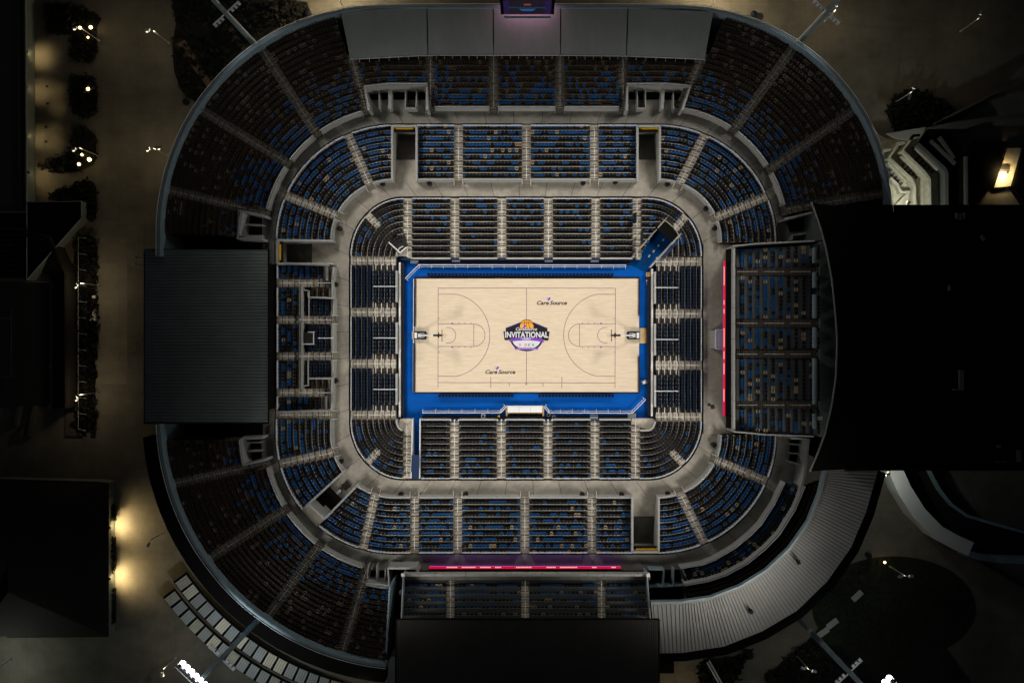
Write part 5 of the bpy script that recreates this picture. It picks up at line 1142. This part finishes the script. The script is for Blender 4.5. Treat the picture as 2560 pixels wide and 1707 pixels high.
# small court stadium at the left, unlit
T = thing('small_grandstand', 'unlit smaller court with curved stands at the left edge', 'stadium')
b = MB(); pprism(b, [(-60, 705), (126, 705), (126, 1012), (118, 1018), (-60, 1018)], 0.05, -0.03); b.build('court_floor', 'greend', T)
b = MB()
for k in range(10):
    f = k / 9; pts = [(-60, 690 - 118 * f), (65 - 20 * f, 690 - 118 * f), (100 + 20 * f, 672 - 80 * f), (128 + 36 * f, 692 - 10 * f), (130 + 36 * f, 1020)]; wallrun(b, pts, 7, 0.8 + .35 * k, 0)
b.build('stand_row', 'darkb', T)
r = MB()
for pts in ([(60, 705), (126, 705), (126, 1010), (118, 1018)], [(130, 705), (130, 1012), (120, 1021)], [(-60, 578), (60, 578), (110, 600), (150, 655), (163, 684), (163, 712), (178, 712)], [(162, 730), (162, 1018), (148, 1050)]):
    P = [W(u, v, 1.2) for u, v in pts]
    for p, q in zip(P, P[1:]): r.tube(p, q, .045, 4)
r.build('rail', 'arm', T)
lines_ = MB()
for pts in ([(28, 776), (28, 943)], [(-60, 796), (28, 796)], [(-60, 943), (28, 943)]):
    wallrun(lines_, pts, .8, 0.06, 0.0)
lines_.build('court_line', 'arm', T)
b = MB(); wallrun(b, [(46, 1016), (38, 1066)], 8, 1.2, 0); wallrun(b, [(86, 1016), (72, 1090)], 9, 1.2, 0); wallrun(b, [(56, 1070), (50, 1095)], 6, 1, 0); b.build('ramp', 'roofs', T)
b = MB(); pprism(b, [(163, 560), (205, 548), (205, 1090), (163, 1090)], .3, -.03); b.build('apron', 'tread_up', T)
building([(66, 505), (203, 503), (203, 545), (66, 700)], 3.0, 'roofk', 'dark flat roofed block beside the left courtyard', 1)
bed([(196, 595), (238, 598), (235, 1075), (193, 1075)], 'long dark hedge strip between the small court and the walkway', n=700, size=.45, h=1.0)
r = MB(); P = [W(195.5, 593 + 5 * k, 1.3) for k in range(97)]; r.tube(P[0], P[-1], .05, 4)
for k in range(0, 97, 8): r.tube(P[k], (P[k][0], P[k][1], 0), .05, 4); r.tube(P[k], (P[k][0] + 1.3, P[k][1] - .2, 1.2), .04, 4)
tag(r.build('hedge_fence', 'steel'), 'thin wire fence along the left side of the hedge strip', 'fence')
b = MB(); c = W(237, 787.5, 0); b.box(c, 0.9, 1.85, 0.7); b.box((c[0] + .38, c[1], .7), .12, 1.8, .2); tag(b.build('white_bench', 'white'), 'white box bench on the walkway beside the hedge', 'bench')
b = MB(); c = W(242, 743, 0); b.tube(c, (c[0], c[1], .9), .3, 10, 1); b.ball((c[0], c[1], 1.0), .32); b.m = [1] * 12 + [0] * (len(b.f) - 12); tag(b.build('domed_bin', ['white', 'black']), 'white domed bin on the walkway beside the hedge', 'bin')
for i, (u, v) in enumerate(((357, 646), (354, 663))):
    b = MB(); c = W(u, v, 0); b.tube(c, (c[0], c[1], 3.0), .06, 6, 0); b.ball((c[0], c[1], 3.1), .25); tag(b.build('post_lamp', 'arm'), f'small dark post beside the left metal roof, {("upper", "lower")[i]} of two', 'post')
for i, (u, v) in enumerate(((468, 257), (773, 36), (1882, 39), (2168, 1386), (1985, 1333))):
    b = MB(); c = W(u, v, 0); b.tube(c, (c[0], c[1], .9), .4, 10, 0, .5); b.tube((c[0], c[1], .9), (c[0], c[1], 1.0), .5, 10, 0, .2); tag(b.build('plaza_bin', 'black'), 'dark round bin on the outer paving ' + ('beside the upper left planting', 'above the bowl at the left', 'near the upper right mast', 'beside the curved roof', 'near the curved roof end')[i], 'bin')

# panel canopies at the lower left: two curved rows of pale trays
def canopy(c0, n, wi, label, zt):
    T = thing('panel_canopy', label, 'canopy')
    for i in range(n):
        (u, v), ang = c0(i); x, y, _ = W(u, v, zt); a = -ang; sx, sy = 1.55, wi; hd = bpy.data.meshes.get('roof_panel_' + str(wi))
        b = MB(); b.box((0, 0, 0), sx, sy, .12)
        P = b.build('roof_panel', random.choice(('beige', 'wall', 'wall', 'roofg', 'woodedge')), T); P.location = (x, y, zt); P.rotation_euler = (R(2), 0, a)
        rb = MB()
        for k in range(5): rb.box((-sx / 2 + sx * k / 4 * .96 + .03, 0, .12), .05, sy, .08)
        o = rb.build('panel_rib', 'roofs', P)
    b = MB()
    pts = [c0(i)[0] for i in np.linspace(-.6, n - .4, 14)]; wallrun(b, pts, 40 if wi > 2 else 34, zt - .1, zt - .5); b.build('frame', 'roofk', T)
cen, rad = (1029, 1039), 632
def cpos(r, a0, st):
    def f(i): a = a0 - st * i; return (1029 + r * math.cos(R(a)), 1039 + r * math.sin(R(a))), R(a - 90)
    return f
canopy(cpos(706, 143.8, 2.37), 17, 2.15, 'inner curved row of pale slatted roof trays at the lower left', 4.0)
canopy(cpos(752, 142.6, 2.30), 16, 2.0, 'outer curved row of pale slatted roof trays at the lower left', 3.6)
b = MB(); C = Curve(RIMo); q = C.arc(C.hit((966, 1671), (966, 1658)), C.hit((393, 1090), (405, 1090)), 40)
wallrun(b, [(1029 + (u - 1029) * 1.035, 1039 + (v - 1039) * 1.035) for u, v in q], 32, 6.0, 0); tag(b.build('skirt_roof', 'roofk'), 'black skirt roof hugging the lower left outer wall', 'roof')
b = MB(); pprism(b, [(970, 1640), (989, 1640), (989, 1720), (970, 1720)], 12, 0); tag(b.build('stair_tower', 'wall'), 'pale narrow tower wall left of the bottom roof', 'wall')
b = MB(); pprism(b, [(1650, 1655), (1685, 1655), (1685, 1682), (1650, 1682)], 5, 0); tag(b.build('dark_kiosk', 'roofk'), 'black kiosk right of the bottom roof', 'kiosk')
T = thing('leaning_ladder', 'white ladder like truss standing below the curved roof', 'ladder')
b = MB(); b.tube(W(1768, 1655, 9), W(1800, 1712, 3), .12); b.tube(W(1774, 1652, 9), W(1806, 1709, 3), .12); b.build('stile', 'white', T)
for k in range(12):
    b = MB(); f = k / 11; b.tube(W(1768 + 32 * f, 1655 + 57 * f, 9 - 6 * f), W(1774 + 32 * f, 1652 + 57 * f, 9 - 6 * f), .05); b.build('rung', 'white', T)
for i, (u, v, a) in enumerate(((2141, 1487, .75), (2079, 1556, .65), (2056, 1578, .6))):
    b = MB(); c = W(u, v, 0); b.box((c[0], c[1], .38), 2.0, .95, .1, a); b.box((c[0], c[1], 0), 1.7, .7, .38, a); tag(b.build('plaza_bench', 'wall'), 'pale rectangular bench beside the dark lawn, ' + ('nearest the round lawn top', 'middle one', 'nearest the mast')[i], 'bench', 'plaza benches')
b = MB(); c = W(2151, 1441, 0); b.box(c, 0.9, .9, .5, .1); tag(b.build('square_planter', 'darkb'), 'square dark planter above the pale benches', 'planter')

# right side: stairs and ramps
def Z6(*p): return [(2160 + x / 5.8075, 250 + y / 5.8075) for x, y in p]
b = MB(); pprism(b, Z6((110, 370), (210, 500), (330, 565), (620, 590), (830, 530), (930, 390), (1180, 1000), (1210, 1530), (420, 1530), (200, 700)), 1.0, 0); struct('stair_plaza', b, 'beige')
for i, (pts, w, zt, m, lab) in enumerate(((Z6((600, 625), (500, 628), (365, 845), (690, 1150), (735, 1250), (735, 1530)), 7.5, 3.0, 'beige', 'pale bent parapet wall by the right stairs, left one'), (Z6((812, 515), (715, 520), (562, 738), (885, 1060), (950, 1150), (955, 1530)), 7.5, 3.2, 'beige', 'pale bent parapet wall by the right stairs, middle one'),
        (Z6((780, 640), (1170, 1000), (1200, 1060), (1203, 1530)), 9, 3.4, 'roofs', 'dark panelled parapet by the right stairs'), (Z6((400, 725), (300, 730), (275, 770)), 6, 2.8, 'beige', 'short pale wall end beside the bowl rim'), (Z6((390, 1130), (490, 1230), (540, 1340), (670, 1340)), 6, 2.6, 'beige', 'low cranked wall at the foot of the right stairs'),
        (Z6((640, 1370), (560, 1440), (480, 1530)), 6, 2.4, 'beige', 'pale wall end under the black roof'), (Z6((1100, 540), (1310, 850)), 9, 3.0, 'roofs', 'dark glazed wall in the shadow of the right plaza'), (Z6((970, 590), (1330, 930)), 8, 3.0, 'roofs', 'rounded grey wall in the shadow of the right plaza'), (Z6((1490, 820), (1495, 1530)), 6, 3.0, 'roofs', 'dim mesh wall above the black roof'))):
    b = MB(); wallrun(b, pts, w, zt, 0); tag(b.build('parapet_wall', m), lab, 'wall')
for i, (p0, p1, wd) in enumerate((((345, 910), (620, 1185), 0), ((540, 815), (835, 1095), 1), ((745, 705), (1075, 1015), 2))):
    T = thing('outdoor_stairs', f'outdoor stairs with pale side wall at the right plaza, {("left", "middle", "right")[i]} flight', 'stairs')
    b = MB(); wallrun(b, Z6(p0, p1), 4.5, 2.4, 0); b.build('side_wall', 'beige', T)
    d = np.array(p1, float) - p0; n = np.array((d[1], -d[0])) / np.hypot(*d) * -95
    for k in range(9):
        a0 = np.array(p0) + d * (.25 + .7 * k / 9); a1 = np.array(p0) + d * (.25 + .7 * (k + 1) / 9); b = MB(); pprism(b, Z6(a0, a1, a1 + n, a0 + n), 1.9 - .1 * k, 1.0, 0); b.build('step', 'conc' if k % 2 else 'tread', T)
b = MB(); pprism(b, Z6((330, 490), (620, 440), (900, 395), (830, 540), (640, 590), (450, 555)), 3.2, 2.8); tag(b.build('canopy_triangle', 'arm'), 'grey triangular canopy at the top of the right stairs', 'canopy')
b = MB(); pprism(b, Z6((940, 395), (1300, 320), (2330, 180), (2330, 270), (1800, 310), (1500, 410), (930, 415)), 2.6, 2.2); tag(b.build('long_canopy', 'roofs'), 'long dark canopy sweeping to the right edge', 'canopy')
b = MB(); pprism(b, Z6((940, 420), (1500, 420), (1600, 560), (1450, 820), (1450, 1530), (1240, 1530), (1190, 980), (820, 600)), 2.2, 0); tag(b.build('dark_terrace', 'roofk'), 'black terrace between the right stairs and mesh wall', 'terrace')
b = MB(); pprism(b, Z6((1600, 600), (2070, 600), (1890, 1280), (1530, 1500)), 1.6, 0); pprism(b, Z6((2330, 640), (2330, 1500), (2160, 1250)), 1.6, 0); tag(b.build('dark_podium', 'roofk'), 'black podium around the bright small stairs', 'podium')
T = thing('small_stairs', 'brightly lit small stairs at the far right edge', 'stairs'); b = MB(); pprism(b, Z6((2085, 700), (2290, 700), (2180, 1245), (1890, 1275)), 0.9, 0); b.build('landing', 'beige', T)
for k in range(4): b = MB(); pprism(b, Z6((1995 - 8 * k, 945 + 25 * k), (2120, 945 + 25 * k), (2120, 958 + 25 * k), (1992 - 8 * k, 958 + 25 * k)), 1.2, .9); b.build('step', 'shade_joint', T)
b = MB(); wallrun(b, Z6((1040, 335), (1700, 10), (2000, -150)), 5, 2.2, 0); tag(b.build('path_wall', 'tread_up'), 'thin dim wall running diagonally from the right stairs', 'wall')
# lower right curved white wall
cw = [(2238, 1172), (2262, 1225), (2298, 1282), (2345, 1330), (2395, 1358), (2428, 1372)]
b = MB(); wallrun(b, cw, 36, 4.5, 0); tag(b.build('curved_wall', 'white'), 'broad white curved wall top below the black roof', 'wall')
b = MB(); wallrun(b, [(2410, 1380), (2450, 1392), (2500, 1399), (2620, 1402)], 16, 3.2, 0); tag(b.build('curved_wall', 'rim'), 'grey continuation of the curved wall at the right edge', 'wall')
b = MB(); wallrun(b, [(2322, 1172), (2350, 1225), (2380, 1262), (2420, 1290), (2470, 1305), (2560, 1330)], 7, 2.5, 0); tag(b.build('inner_kerb', 'rim'), 'thin grey kerb inside the white curved wall', 'kerb')
b = MB(); pprism(b, [(2355, 1335), (2325, 1290), (2285, 1225), (2262, 1172), (2322, 1172), (2380, 1268), (2470, 1315), (2620, 1340), (2620, 1390), (2500, 1388), (2430, 1365)], 1.5, 0); tag(b.build('sunken_bed', 'soil'), 'dark planted strip between the curved wall and kerb', 'planting bed')
b = MB(); wallrun(b, [(2355, 1362), (2440, 1400), (2560, 1470), (2620, 1500)], 4, 1.0, 0); tag(b.build('path_edge', 'tread_up'), 'dim path edging running off the right edge', 'edging')
lamp(2206, 1188, 'added lamp beside the black roof corner to brighten the curved wall', 4.5, h=10, warm=False)  # added light source, placed only to brighten the curved wall
lamp(2262, 520, 'added lamp under the black roof edge to brighten the right outdoor stairs', 15, h=9, warm=False)  # added light source, placed only to brighten the outdoor stairs
for o in bpy.data.objects:
    if o.get('label') and len(o['label'].split()) > 16: print('LONG', o.name, o['label'])
